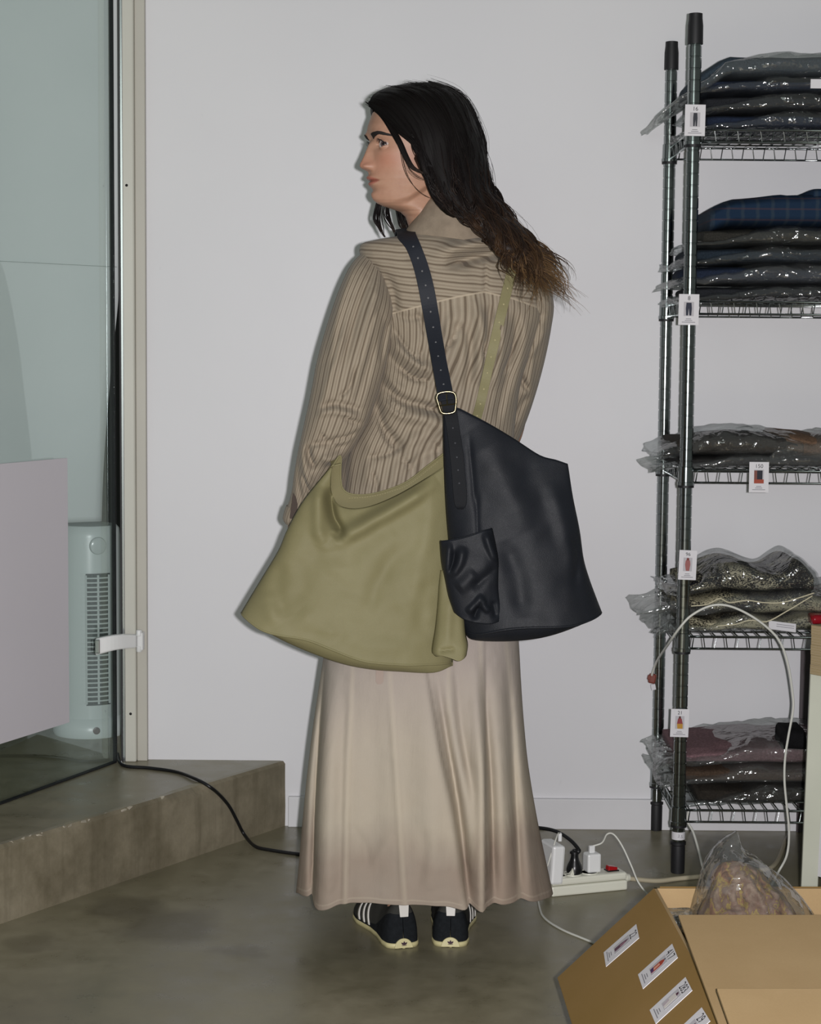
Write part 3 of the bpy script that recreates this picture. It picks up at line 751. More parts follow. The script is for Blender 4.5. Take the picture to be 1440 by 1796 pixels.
for i in range(nl):
    za = zb_ + (tc.z - zb_) * i / nl; zc_ = zb_ + (tc.z - zb_) * (i + 1) / nl - 0.0003
    ins = 0.0004 if i % 2 else 0
    MB().hexa([Vector((q_.x, q_.y, za)) + (dirA + dirB) * ins for q_ in quad], [Vector((q_.x, q_.y, zc_)) + (dirA + dirB) * ins for q_ in quad]).build('plywood_layer', PLY, table)
lgc = P(1414, 1380, YT + 0.03)
LEG = simple('table_leg_paint', '#b9bbab', 0.45, var=0.04, vscale=8)
lg0 = P(1421, 1200, YT + 0.05); lg1 = P(1404, 1552, YT + 0.05)
la = Vector((lg0.x, lg0.y, 0)); lbm = Vector((lg1.x, lg1.y, 0))
wv = Vector((0.034, -0.002, 0)); dv = Vector((0.006, 0.035, 0))
MB().hexa([Vector((q_.x, q_.y, zb_)) for q_ in (la, la + wv, la + wv + dv, la + dv)], [Vector((q_.x, q_.y, 0.0)) for q_ in (lbm, lbm + wv, lbm + wv + dv, lbm + dv)]).build('leg', LEG, table, bevel=0.002)
for (da, db) in ((0.62, 0.05), (0.05, 0.44), (0.62, 0.44)):
    q_ = c0 + dirA * da + dirB * db
    MB().hexa([Vector((q_.x, q_.y, zb_)) + k for k in (Vector((0, 0, 0)), wv, wv + dv, dv)], [Vector((q_.x, q_.y, 0)) + k for k in (Vector((0, 0, 0)), wv, wv + dv, dv)]).build('leg', LEG, table, bevel=0.002)
wpn = la + wv + Vector((0.0015, 0.004, 0))
MB().hexa([Vector((q_.x, q_.y, zb_)) for q_ in (wpn, wpn + dirA * 0.5, wpn + dirA * 0.5 + dirB * 0.015, wpn + dirB * 0.015)], [Vector((q_.x, q_.y, 0.12)) for q_ in (lbm + wv, lbm + wv + dirA * 0.5, lbm + wv + dirA * 0.5 + dirB * 0.015, lbm + wv + dirB * 0.015)]).build('side_panel', simple('white_laminate', '#d6d5d6', 0.4), table)
# thin dark upright panel close to the wall behind the rack
x0 = P(1398, 1300, YW).x
dk = vert_box(x0, x0 + 0.5, YW - 0.022, YW - 0.015, 0.0, P(1400, 1135, YW).z).build('dark_panel', simple('dark_taupe_panel', '#4b4346', 0.6))
tag(dk, 'narrow dark upright panel at the wall behind the rack', 'board')
# ------------------------------------------------------------------ power strip, plugs and cables on the floor
def cable(name, pts, r, mat, label, n=60, cat='cable', group=None):
    path = catmull([tuple(p) for p in pts], n)
    o = MB().tube([Vector(p) for p in path], r, 8).build(name, mat, None, smooth_=True)
    return tag(o, label, cat, group)
def onriser(x, y, off=0.007):
    d = ray(x, y); p0 = s0 + sn * off; return CAM + d * ((p0 - CAM).dot(sn) / d.dot(sn))
WC = simple('white_cable', '#d4d4cb', 0.45); BC = simple('black_cable', '#121214', 0.4)
ga, gb = G(968, 1574, 0.0), G(1101, 1561, 0.0)
sdv = (gb - ga); SLEN = sdv.length; sdv.normalize(); snv = Vector((-sdv.y, sdv.x, 0))
strip = empty('power_strip', ga + sdv * SLEN / 2); tag(strip, 'cream power strip lying on the floor beside the skirt', 'power strip')
SH_, SW_ = 0.040, 0.052
Ms = Matrix((sdv, snv, Vector((0, 0, 1)))).transposed()
def sp(a, b_, z): return ga + sdv * a + snv * b_ + Vector((0, 0, z))
MB().box(sp(SLEN / 2, SW_ / 2, SH_ * 0.28), (SLEN, SW_, SH_ * 0.56), Ms).build('lower_shell', MAT['cream_plastic'], strip, bevel=0.004)
MB().box(sp(SLEN / 2, SW_ / 2, SH_ * 0.79), (SLEN - 0.001, SW_ - 0.002, SH_ * 0.42), Ms).build('upper_shell', MAT['cream_plastic'], strip, bevel=0.005)
for a_ in (0.026, 0.060, 0.100):
    MB().lathe(sp(a_, SW_ / 2, SH_), [(0.021, 0), (0.0205, 0.002), (0.018, 0.002), (0.0175, -0.006)], 24).build('socket', MAT['cream_plastic'], strip, auto=40)
swm = Ms @ Matrix.Rotation(0.18, 3, 'Y')
sw = MB().box(sp(SLEN - 0.028, SW_ / 2, SH_ + 0.004), (0.022, 0.017, 0.012), swm).build('switch', MAT['red_plastic'], strip, bevel=0.002)
MB().box(sp(SLEN - 0.028, SW_ / 2, SH_ + 0.0005), (0.028, 0.022, 0.004), Ms).build('switch_bezel', MAT['black_plastic'], strip, bevel=0.001)
MB().lathe(sp(SLEN, SW_ / 2, SH_ * 0.5), [(0.011, 0), (0.011, 0.004), (0.009, 0.004), (0.009, 0.008), (0.010, 0.008), (0.008, 0.016), (0.006, 0.016)], 16, Ms @ Matrix.Rotation(math.pi / 2, 3, 'Y')).build('strain_relief', MAT['cream_plastic'], strip, auto=40)
MB().prism([sp(0.048, 0.012, SH_ + 0.001), sp(0.058, 0.012, SH_ + 0.001), sp(0.055, 0.012, SH_ + 0.016)], snv * 0.02).build('socket_rib', MAT['cream_plastic'], strip)
# laptop charger
lc = sp(0.012, SW_ * 0.5, SH_ + 0.001)
chg = empty('laptop_charger', lc); tag(chg, 'white block laptop charger plugged into the left end of the power strip', 'charger')
hgt = 0.086
lm = Ms @ Matrix.Rotation(0.06, 3, 'Y')
MB().box(lc + Vector((0, 0, hgt * 0.5 - 0.012)) - sdv * 0.002, (0.030, 0.072, hgt), lm).build('housing', MAT['white_plastic'], chg, bevel=0.006)
pk = P(982, 1468, lc.y + 0.015)
MB().box(pk, (0.008, 0.012, 0.018)).build('cable_plug', MAT['white_plastic'], chg, bevel=0.0015)
MB().tube([Vector(q) for q in catmull([tuple(pk + Vector((0, 0, 0.007))), tuple(P(979, 1462, lc.y)), tuple(P(974, 1475, lc.y - 0.02)), tuple(P(966, 1500, lc.y - 0.03)), tuple(P(960, 1520, lc.y - 0.03))], 20)], 0.0018, 6).build('charger_cable', WC, chg, smooth_=True)
# black plug with its cord
bp = sp(0.066, SW_ * 0.55, SH_ + 0.001)
plug = empty('black_plug', bp); tag(plug, 'black mains plug standing in the power strip with its arching cord', 'plug')
MB().lathe(bp, [(0.0, 0), (0.0175, 0), (0.0178, 0.010), (0.0155, 0.018), (0.0105, 0.028), (0.0085, 0.036), (0.0085, 0.043), (0.011, 0.044), (0.0105, 0.048), (0.006, 0.050), (0.005, 0.053)], 20).build('plug_body', MAT['black_plastic'], plug, auto=50)
MB().tube([Vector(q) for q in catmull([tuple(bp + Vector((0, 0, 0.048))), tuple(P(1016, 1492, bp.y)), tuple(P(1000, 1473, bp.y + 0.03)), tuple(P(975, 1458, bp.y + 0.07)), tuple(P(945, 1452, bp.y + 0.10)), tuple(P(915, 1452, bp.y + 0.12)), tuple(G(890, 1490, 0.004))], 40)], 0.0042, 8).build('cord', BC, plug, smooth_=True)
# phone charger
pc = sp(0.108, SW_ * 0.55, SH_ + 0.001)
ph = empty('phone_charger', pc); tag(ph, 'small white phone charger cube in the power strip next to the red switch', 'charger')
MB().box(pc + Vector((0, 0, 0.021)), (0.032, 0.03, 0.042), Ms).build('housing', MAT['white_plastic'], ph, bevel=0.004)
MB().box(pc + Vector((-0.001, 0, 0.050)), (0.013, 0.008, 0.016), Ms).build('cable_plug', MAT['white_plastic'], ph, bevel=0.0015)
yy = pc.y
MB().tube([Vector(q) for q in catmull([tuple(pc + Vector((-0.001, 0, 0.056))), tuple(P(1056, 1478, yy)), tuple(P(1065, 1463, yy - 0.01)), tuple(P(1077, 1464, yy - 0.01)), tuple(P(1092, 1485, yy - 0.02)), tuple(P(1108, 1520, yy - 0.03)), tuple(P(1120, 1548, yy - 0.05)), tuple(G(1140, 1572, 0.003)), tuple(G(1170, 1590, 0.003))], 50)], 0.0020, 8).build('charger_cable', WC, ph, smooth_=True)
cable('strip_cord', [sp(SLEN + 0.012, SW_ / 2, SH_ * 0.45), G(1150, 1545, 0.008), G(1190, 1541, 0.006), G(1240, 1536, 0.006), G(1300, 1528, 0.006), G(1355, 1520, 0.006), G(1380, 1470, 0.006)], 0.0055, simple('yellowed_cord', '#b3aa92', 0.5), 'thick beige cord of the power strip running right along the floor')
cable('floor_cable', [G(942, 1560, 0.003), G(946, 1590, 0.0025), G(955, 1610, 0.0025), G(985, 1630, 0.0025), G(1030, 1649, 0.0025), G(1080, 1670, 0.0025)], 0.0024, WC, 'thin white cable curving from the skirt hem under the cardboard flap')
cable('black_power_cord', [G(206, 1322, STEP + 0.004), G(210, 1336, STEP + 0.004), G(222, 1344, STEP + 0.004), G(262, 1347, STEP + 0.004), G(310, 1354, STEP + 0.004), G(345, 1367, STEP + 0.005), onriser(368, 1380), onriser(385, 1394), onriser(402, 1414), onriser(416, 1440), onriser(428, 1463), G(447, 1484, 0.005), G(475, 1491, 0.004), G(525, 1498, 0.004), G(590, 1504, 0.004)], 0.0042, BC, 'black power cord snaking down the concrete step towards the skirt', n=90)
# thin cable slung over the jumpers
ya = YF - PR - 0.012
cable('slung_cable', [P(1142, 1188, YR - 0.05), P(1152, 1160, YR - 0.10), P(1172, 1130, YF + 0.04), P(1190, 1104, ya), P(1212, 1080, ya - 0.004), P(1245, 1063, ya - 0.01), P(1275, 1062, ya - 0.012), P(1310, 1076, ya - 0.012), P(1345, 1100, ya - 0.012), P(1368, 1126, ya - 0.01), P(1382, 1165, ya - 0.006), P(1390, 1215, ya), P(1391, 1245, ya), P(1383, 1290, ya), P(1377, 1330, ya), P(1376, 1370, ya), P(1380, 1415, ya), P(1384, 1460, ya), P(1380, 1500, ya), P(1365, 1530, ya), G(1350, 1560, 0.003)], 0.0028, WC, 'thin white cable slung over the jumpers and hanging down beside the table leg', n=140)
pc2 = empty('red_connector', P(1143, 1188, YR - 0.05)); tag(pc2, 'small red-brown connector dangling at the end of the slung cable', 'connector')
cq = P(1144, 1190, YR - 0.05)
RB = simple('red_brown_plastic', '#7c3f33', 0.4)
MB().box(cq, (0.018, 0.014, 0.024), Matrix.Rotation(0.2, 3, 'Y')).build('connector_body', RB, pc2, bevel=0.004)
MB().box(cq + Vector((-0.008, -0.002, 0.003)), (0.008, 0.010, 0.012), Matrix.Rotation(0.2, 3, 'Y')).build('latch', RB, pc2, bevel=0.002)
MB().box(cq + Vector((0.003, 0, -0.021)), (0.011, 0.004, 0.014), Matrix.Rotation(-0.2, 3, 'Y')).build('connector_tag', MAT['card'], pc2)
cable('rack_cable', [P(1208, 1420, YF + 0.02), P(1206, 1440, YF + 0.02), P(1216, 1460, YF), P(1225, 1490, YF - 0.05), P(1234, 1525, YF - 0.15), G(1250, 1560, 0.004), G(1290, 1590, 0.004)], 0.0028, WC, 'thin white cable hanging from the bottom shelf beside the front post')

# ------------------------------------------------------------------ cardboard carton
def cardboard(name, c0, c1):
    t = NT(name); co = t.coord()
    n = t.noise(co, 6, 4); g = t.noise(t.coord((4, 4, 260)), 1.0, 3); q = t.noise(co, 380, 2)
    a = t.mix(t.math('MULTIPLY', g, 0.35), t.ramp(n, [(0.3, srgb(c0)), (0.7, srgb(c1))]), srgb(c0))
    t.col(t.mix(t.math('MULTIPLY', q, 0.15), a, srgb('#6d5836'))); t.bump(g, 0.06, 0.001); return t.set(0.75, 0, 0.2).m
CB = cardboard('brown_cardboard', '#ab9068', '#b79c74'); CB2 = cardboard('kraft_cardboard', '#8f7240', '#98794a')
BZ = 0.30
A = G(1147, 1557, BZ); E = G(1277, 1796, BZ)
hd = (E - A).normalized(); hl = 0.78                 # the left top edge of the carton, towards the camera
hn = Vector((-hd.y, hd.x, 0));
if hn.x < 0: hn = -hn                                # to the right, into the carton
BWID = 0.62
carton = empty('cardboard_carton', A + hd * hl / 2 + hn * BWID / 2 - Vector((0, 0, BZ)))
tag(carton, 'large open cardboard carton on the floor at the lower right', 'carton')
TK = 0.005
def wallp(p0, p1, z0, z1, n_, name, mat=CB):
    a_ = [Vector((p0.x, p0.y, z0)), Vector((p1.x, p1.y, z0)), Vector((p1.x, p1.y, z1)), Vector((p0.x, p0.y, z1))]
    return MB().prism(a_, n_ * TK).build(name, mat, carton)
Bc = A + hd * hl
wallp(A, Bc, 0, BZ, hn, 'left_wall'); wallp(A + hn * BWID, Bc + hn * BWID, 0, BZ, -hn, 'right_wall')
wallp(A, A + hn * BWID, 0, BZ, hd, 'back_wall'); wallp(Bc, Bc + hn * BWID, 0, BZ, -hd, 'front_wall')
MB().hexa([Vector((q_.x, q_.y, 0.0)) for q_ in (A, Bc, Bc + hn * BWID, A + hn * BWID)], [Vector((q_.x, q_.y, 0.005)) for q_ in (A, Bc, Bc + hn * BWID, A + hn * BWID)]).build('bottom', CB, carton)
# open flap on the left, sloping down to the floor
cq0 = G(975, 1715, 0.15)
drop = Vector((0, 0, 0))
fd = None
# slope chosen so that the far corner of the flap is square to the hinge
best = None
for k in range(400):
    z_ = 0.02 + 0.28 * k / 399
    c_ = G(977, 1715, z_); e = abs((c_ - A).dot(hd))
    if best is None or e < best[0]: best = (e, c_)
Cc = best[1]; fd = Cc - A; fd -= hd * fd.dot(hd); FWID = fd.length; fd.normalize()
fnrm = hd.cross(fd).normalized()
if fnrm.z < 0: fnrm = -fnrm
flap = MB().hexa([A + Vector((0, 0, 0)), Bc, Bc + fd * FWID, A + fd * FWID], [A - fnrm * TK, Bc - fnrm * TK, Bc + fd * FWID - fnrm * TK, A + fd * FWID - fnrm * TK]).build('open_flap', CB2, carton, bevel=0.0015)
# flap folded inwards, rising away from the camera
far_l = G(1190, 1604, BZ + 0.060)
fh = far_l.y
pl0 = far_l; pl1 = far_l + hn * (BWID - 0.03)
nr0 = Bc - hn * 0.022; nr1 = Bc + hn * (BWID - 0.012)
MB().hexa([pl0, pl1, nr1 + Vector((0, 0, 0.003)), nr0 + Vector((0, 0, 0.003))], [pl0 - Vector((0, 0, TK)), pl1 - Vector((0, 0, TK)), nr1 - Vector((0, 0, 0.002)), nr0 - Vector((0, 0, 0.002))]).build('front_flap', CB, carton, bevel=0.001)
def flapz(p):                                        # height of the folded flap under a point
    tt = (p - pl0).dot(hd) / (nr0 - pl0).dot(hd); return pl0.z * (1 - tt) + (nr0.z + 0.003) * tt
t0_ = G(1258, 1712, BZ + 0.075)
q2 = [t0_, t0_ + hn * (BWID - 0.06), t0_ + hn * (BWID - 0.06) + hd * 0.34, t0_ + hd * 0.34]
up = [Vector((q_.x, q_.y, flapz(q_) + (0.040 if i < 2 else 0.020))) for i, q_ in enumerate(q2)]
MB().hexa(up, [q_ - Vector((0, 0, TK)) for q_ in up]).build('right_flap', CB, carton, bevel=0.001)
kr = A + hn * BWID
MB().hexa([A + hn * 0.01 + Vector((0, 0, 0.002)), kr - hn * 0.01 + Vector((0, 0, 0.002)), kr - hn * 0.01 - hd * 0.12 - Vector((0, 0, 0.20)), A + hn * 0.01 - hd * 0.12 - Vector((0, 0, 0.20))], [A + hn * 0.01 - hd * TK, kr - hn * 0.01 - hd * TK, kr - hn * 0.01 - hd * (0.12 + TK) - Vector((0, 0, 0.20)), A + hn * 0.01 - hd * (0.12 + TK) - Vector((0, 0, 0.20))]).build('back_flap', CB2, carton)
# numbered stickers on the flap: text reads towards the hinge
def flap_pt(x, y):
    d = ray(x, y); t_ = (A - CAM).dot(fnrm) / d.dot(fnrm); return CAM + d * t_
def flap_sticker(corners, number, fig, label):
    # corners: photo positions: top-left, top-right, bottom-right, bottom-left with "up" towards the number
    tlp, trp, brp, blp = [flap_pt(*c) for c in corners]
    w = ((trp - tlp).length + (brp - blp).length) / 2; h = ((tlp - blp).length + (trp - brp).length) / 2
    c_ = (tlp + trp + brp + blp) / 4
    y_ = ((tlp - blp) + (trp - brp)).normalized(); z_ = fnrm; x_ = y_.cross(z_).normalized()
    M = Matrix((x_, y_, z_)).transposed().to_4x4(); M.translation = c_ + fnrm * 0.0008
    card('flap_sticker', label, number, fig, M, w, h, 'number stickers on the carton flap', nsize=0.36, bg=True, cat='sticker')
flap_sticker([(1114, 1624), (1125, 1644), (1066, 1694), (1058, 1674)], '22', 'f22', 'white sticker reading 22 on the open flap, farthest from the camera')
flap_sticker([(1178, 1658), (1192, 1679), (1131, 1733), (1118, 1713)], '417', 'f41', 'white sticker reading 417 with a red picture on the open carton flap')
flap_sticker([(1203, 1715), (1216, 1738), (1152, 1796), (1140, 1774)], '283', 'f28', 'white sticker reading 283 with a pale picture on the open carton flap')
flap_sticker([(1231, 1768), (1248, 1792), (1184, 1850), (1170, 1828)], '29', 'f22', 'white sticker reading 29 cut off by the bottom edge of the picture')

# clear bag with clothes sticking out of the carton
bagc = empty('polybag_in_carton', A + hn * 0.28 + hd * 0.08 - Vector((0, 0, 0.29)))
tag(bagc, 'clear plastic bag of brown and yellow clothes sticking out of the carton', 'plastic bag')
YB = A.y - 0.07
outline_l = catmull([(1290, 1458), (1262, 1480), (1240, 1510), (1226, 1550), (1215, 1590), (1206, 1640)], 40)
outline_r = catmull([(1294, 1458), (1305, 1490), (1325, 1502), (1360, 1530), (1395, 1560), (1452, 1640)], 40)
def blob(l, r_, Y0, dep, seed, bumpy, na=44, scale=24):
    vs = []
    n = len(l)
    for i in range(n):
        pl, pr_ = P(l[i][0], l[i][1], Y0), P(r_[i][0], r_[i][1], Y0)
        c = (pl + pr_) / 2; h = (pr_ - pl) / 2
        dd = dep * min(1, (i + 0.6) / n * 1.7) ** 0.7
        for j in range(na):
            a_ = 2 * math.pi * j / na
            p = c + h * math.cos(a_) + Vector((0, -math.sin(a_) * dd, 0))
            nz = noise.noise(p * scale + Vector((seed, 0, 0))); n2 = abs(noise.noise(p * scale * 2.1 + Vector((0, seed, 0))))
            p += Vector((0.3 * nz, -math.sin(a_) * (nz + 0.9 * n2), 0.2 * n2)) * bumpy * min(1, i / 6)
            vs.append(p)
    return vs, grid_faces(n, na, True, True)
v_, f_ = blob(outline_l, outline_r, YB, 0.075, 4.0, 0.012)
mesh('plastic_bag', v_, f_, film('crisp_polybag', (0.95, 0.96, 0.96, 1), haze=0.07, scale=9, rough=0.07, gloss=0.4, strength=1.0), bagc)
il = catmull([(1272, 1512), (1258, 1525), (1246, 1550), (1236, 1580), (1226, 1605), (1220, 1640)], 30)
ir = catmull([(1296, 1510), (1318, 1522), (1345, 1545), (1372, 1570), (1395, 1600), (1410, 1640)], 30)
t = NT('patterned_scarf'); co = t.coord((1, 1, 1))
n = t.noise(t.coord((1.6, 1.6, 0.7)), 26, 5, 0.62, 0.35)
t.col(t.ramp(n, [(0.30, srgb('#4f382b')), (0.42, srgb('#8a6448')), (0.47, srgb('#9c8a45')), (0.50, srgb('#7a5c4c')), (0.58, srgb('#86705f')), (0.66, srgb('#9a8572')), (0.74, srgb('#7b5740'))])).set(0.8)
t.bump(t.noise(co, 60, 4), 0.5, 0.004)
v_, f_ = blob(il, ir, YB, 0.05, 9.0, 0.026, na=90, scale=34)
mesh('garment', v_, f_, t.m, bagc)
v_, f_ = slab((A + hn * 0.32).x, (A + hd * 0.25).y, 0.10, 0.5, 0.4, 0.16, 70.0, 3, bumpy=0.01)
gm = mesh('folded_clothes', v_, f_, BT[1]); tag(gm, 'grey-brown folded clothes lying deep inside the open carton', 'clothing')
v_, f_ = slab(G(1186, 1608, 0.27).x, G(1186, 1608, 0.27).y - 0.02, 0.255, 0.05, 0.06, 0.03, 71.0, 1, nx=16, na=16, bumpy=0.004)
kk = mesh('wrapped_parcel', v_, f_, FILM2); tag(kk, 'crumpled clear wrapping peeking out between the carton flaps', 'wrapping')
# ------------------------------------------------------------------ person
YB0 = 3.78
person = empty('person', (0.03, 3.76, 0))
tag(person, 'person with long dark wavy hair in a striped shirt and long skirt, back turned', 'person')

def polydist(px, pts):
    """distance of points to a polyline and the position along it"""
    pts = np.asarray(pts, float); seg = np.linalg.norm(np.diff(pts, axis=0), axis=1); L = seg.sum(); acc = 0
    bd = np.full(len(px), 1e9); bt = np.zeros(len(px)); sgn = np.zeros(len(px))
    for i in range(len(pts) - 1):
        a, b = pts[i], pts[i + 1]; d = b - a; l2 = d @ d
        t = np.clip(((px - a) @ d) / l2, 0, 1); q = px - a - t[:, None] * d
        dd = np.linalg.norm(q, axis=1); m = dd < bd
        bd[m] = dd[m]; bt[m] = (acc + t[m] * seg[i]) / L
        sgn[m] = np.sign(d[0] * q[m, 1] - d[1] * q[m, 0]); acc += seg[i]
    return bd, bt, sgn
def creases(px, lst):
    out = np.zeros(len(px))
    for pts, amp, w in lst:
        d, t, s = polydist(px, catmull(pts, 14) if len(pts) > 2 else pts)
        out += amp * np.exp(-(d / w) ** 2) * np.clip(np.sin(np.pi * np.clip(t, 0.02, 0.98)) * 1.6, 0, 1)
    return out
def fnoise(v, scale, seed=0.0):
    s = Vector((seed, seed * 1.7, -seed)); sc = scale if isinstance(scale, (tuple, list)) else (scale,) * 3
    return np.array([noise.noise(Vector((p[0] * sc[0], p[1] * sc[1], p[2] * sc[2])) + s) for p in v])

def loft_pairs(rows, n, m, Y=None, exp=0.85):
    """rows: (left xy, right xy, half depth, Y) -> n rings of m points; angle 0 right, pi/2 towards the camera"""
    arr = np.array([[*l, *r, d, y] for l, r, d, y in rows], float)
    a = catmull(arr, n)
    vs = np.zeros((n, m, 3)); ph = np.linspace(0, 2 * np.pi, m, endpoint=False)
    for i, (lx, ly, rx, ry, d, y) in enumerate(a):
        pl, pr = np.array(P(lx, ly, y)), np.array(P(rx, ry, y))
        c, h = (pl + pr) / 2, (pr - pl) / 2
        cs, sn = np.cos(ph), np.sin(ph)
        cc = np.sign(cs) * np.abs(cs) ** exp; ss = np.sign(sn) * np.abs(sn) ** exp
        vs[i] = c + cc[:, None] * h - ss[:, None] * np.array([0, d, 0])
    return vs, ph, a

# ---- materials
def shirt_mat():
    t = NT('striped_shirt_cotton')
    a, b, y = t.attr('across'), t.attr('along'), t.attr('yoke')
    isy = t.math('GREATER_THAN', y, 0.0)
    s = t.math('ADD', t.math('MULTIPLY', isy, a), t.math('MULTIPLY', t.math('SUBTRACT', 1.0, isy), b))
    fr = t.math('FRACT', t.math('DIVIDE', s, 0.0150))
    B0, B1, D0, LI = srgb('#998d7b'), srgb('#908473'), srgb('#6b5f50'), srgb('#aa9f8d')
    c = t.ramp(fr, [(0.0, D0), (0.15, D0), (0.20, B0), (0.36, LI), (0.44, B0), (0.56, B1), (0.64, B0), (0.78, LI), (0.88, B0), (0.95, B0), (1.0, D0)])
    co = t.coord(); n = t.noise(co, 700, 2); big = t.noise(co, 5, 3)
    c = t.mix(t.math('MULTIPLY', n, 0.25), c, srgb('#7c7060'))
    c = t.mix(t.math('MULTIPLY', big, 0.18), c, srgb('#776a60'))
    seam = t.math('LESS_THAN', t.math('ABSOLUTE', t.math('SUBTRACT', y, 0.0)), 0.0018)
    c = t.mix(t.math('MULTIPLY', seam, 0.7), c, srgb('#b8aa95'))
    t.col(c); t.bump(t.math('ADD', t.math('MULTIPLY', n, 0.25), t.noise(co, 45, 4, 0.6)), 0.45, 0.003)
    return t.set(0.85, 0, 0.15, Sheen_Weight=0.1).m
SHIRT = shirt_mat()

SMALLW = 0.0016
# ---- shirt body
rows = [((735, 404), (868, 418), .055, 3.775), ((700, 414), (893, 432), .075, 3.775), ((660, 421), (915, 446), .088, 3.778), ((633, 430), (932, 464), .098, 3.78),
        ((633, 456), (945, 490), .108, 3.78), ((646, 500), (950, 525), .115, 3.78), ((656, 545), (950, 560), .12, 3.78), ((664, 600), (935, 610), .122, 3.78),
        ((657, 660), (915, 665), .122, 3.78), ((640, 720), (905, 725), .122, 3.78), ((608, 780), (900, 785), .125, 3.78), ((594, 840), (898, 845), .13, 3.78),
        ((590, 900), (895, 900), .135, 3.78), ((598, 960), (893, 960), .135, 3.78)]
n, m = 190, 220
vs, ph, ctr = loft_pairs(rows, n, m, exp=0.82)
flat = vs.reshape(-1, 3); px = proj(flat)
face = np.clip(np.tile(np.sin(ph), n), 0, 1) ** 0.7
cr_ = creases(px, [
    ([(780, 464), (840, 449), (895, 438)], -.016, 10), ([(765, 444), (830, 428), (885, 420)], .012, 13), ([(854, 450), (853, 490), (852, 522)], -.005, 4),
    ([(700, 430), (735, 470), (740, 540)], -.003, 12), ([(668, 470), (690, 510), (694, 560)], -.008, 7), ([(640, 452), (664, 478), (690, 545)], -.006, 6),
    ([(690, 552), (720, 558), (748, 552)], -.005, 6), ([(680, 590), (720, 632), (765, 655)], .017, 11), ([(676, 612), (705, 650), (750, 672)], -.008, 6),
    ([(668, 640), (690, 672), (712, 690)], .008, 8), ([(664, 668), (700, 700), (740, 712), (790, 722)], -.017, 8), ([(662, 690), (700, 722), (745, 735), (800, 748)], .011, 12),
    ([(660, 700), (668, 740), (690, 772), (705, 786)], -.016, 7), ([(700, 790), (740, 765), (790, 745)], .008, 12), ([(640, 820), (670, 790), (720, 775)], -.006, 9), ([(715, 830), (740, 800), (780, 785)], -.006, 8),
    ([(800, 530), (812, 600), (800, 690)], .007, 12), ([(830, 520), (846, 590), (838, 680)], .011, 10), ([(815, 560), (826, 620), (818, 690)], -.008, 7), ([(862, 530), (858, 580), (846, 630)], -.010, 7),
    ([(880, 540), (878, 610), (862, 690)], .011, 11), ([(905, 545), (905, 600), (890, 660)], -.010, 8), ([(898, 640), (880, 700), (872, 745)], -.008, 8), ([(925, 560), (915, 640), (900, 700)], .008, 10),
    ([(768, 560), (784, 600), (806, 556)], -.006, 8), ([(780, 620), (790, 560), (800, 545)], .004, 9), ([(640, 740), (650, 800), (640, 860)], .006, 12), ([(612, 780), (606, 820), (604, 870)], -.010, 6), ([(690, 860), (700, 820), (735, 790)], .006, 10),
    ([(690, 575), (712, 610), (745, 640)], -.010, 3), ([(700, 640), (722, 662), (752, 668)], -.010, 3), ([(672, 690), (690, 712), (716, 728)], -.010, 3), ([(742, 716), (765, 722), (790, 738)], -.010, 3.5), ([(668, 745), (678, 770), (698, 790)], -.010, 3),
    ([(640, 800), (676, 798), (712, 780)], -.008, 3), ([(735, 600), (742, 640), (756, 690)], -.008, 3), ([(806, 560), (800, 585), (778, 618)], -.012, 3), ([(846, 590), (852, 640), (842, 690)], -.010, 3.5), ([(868, 560), (874, 600), (866, 640)], -.010, 3),
    ([(905, 590), (895, 630), (880, 660)], -.012, 3), ([(726, 545), (738, 562), (744, 590)], -.008, 3), ([(700, 800), (720, 820), (726, 850)], -.008, 3), ([(650, 820), (660, 850), (662, 880)], -.008, 3.5), ([(760, 770), (770, 790), (772, 815)], -.008, 3)])
cr_ = 1.7 * cr_ + 0.006 * np.abs(fnoise(flat, (13, 13, 8), 2.0)) + 0.0035 * fnoise(flat, (24, 24, 14), 7.0) + 0.002 * fnoise(flat, 40, 5.0)
flat[:, 1] -= cr_ * face
sy = np.interp(px[:, 0], [560, 640, 690, 760, 800, 850, 900, 940, 990], [560, 556, 549, 531, 521, 512, 524, 538, 552]) - px[:, 1]   # above the yoke seam
along = np.tile(ph, n) * 0.155 + (flat[:, 2] - 1.2) * 0.05 + 0.2 * cr_
across = flat[:, 2] + 0.10 * (flat[:, 0] - 0.05) + 0.9 * cr_ * 0.5
far = np.tile(np.sin(ph), n) < -0.05
yoke = sy * SMALLW * 0.7; yoke[far] = -1
shirt = mesh('shirt', flat, grid_faces(n, m, True, True), SHIRT, person, attrs={'along': along, 'across': across, 'yoke': yoke})
shirt['label'] = 'beige shirt with brown stripes'
torso_bvh = BVHTree.FromPolygons([tuple(p) for p in flat], grid_faces(n, m, True, True))

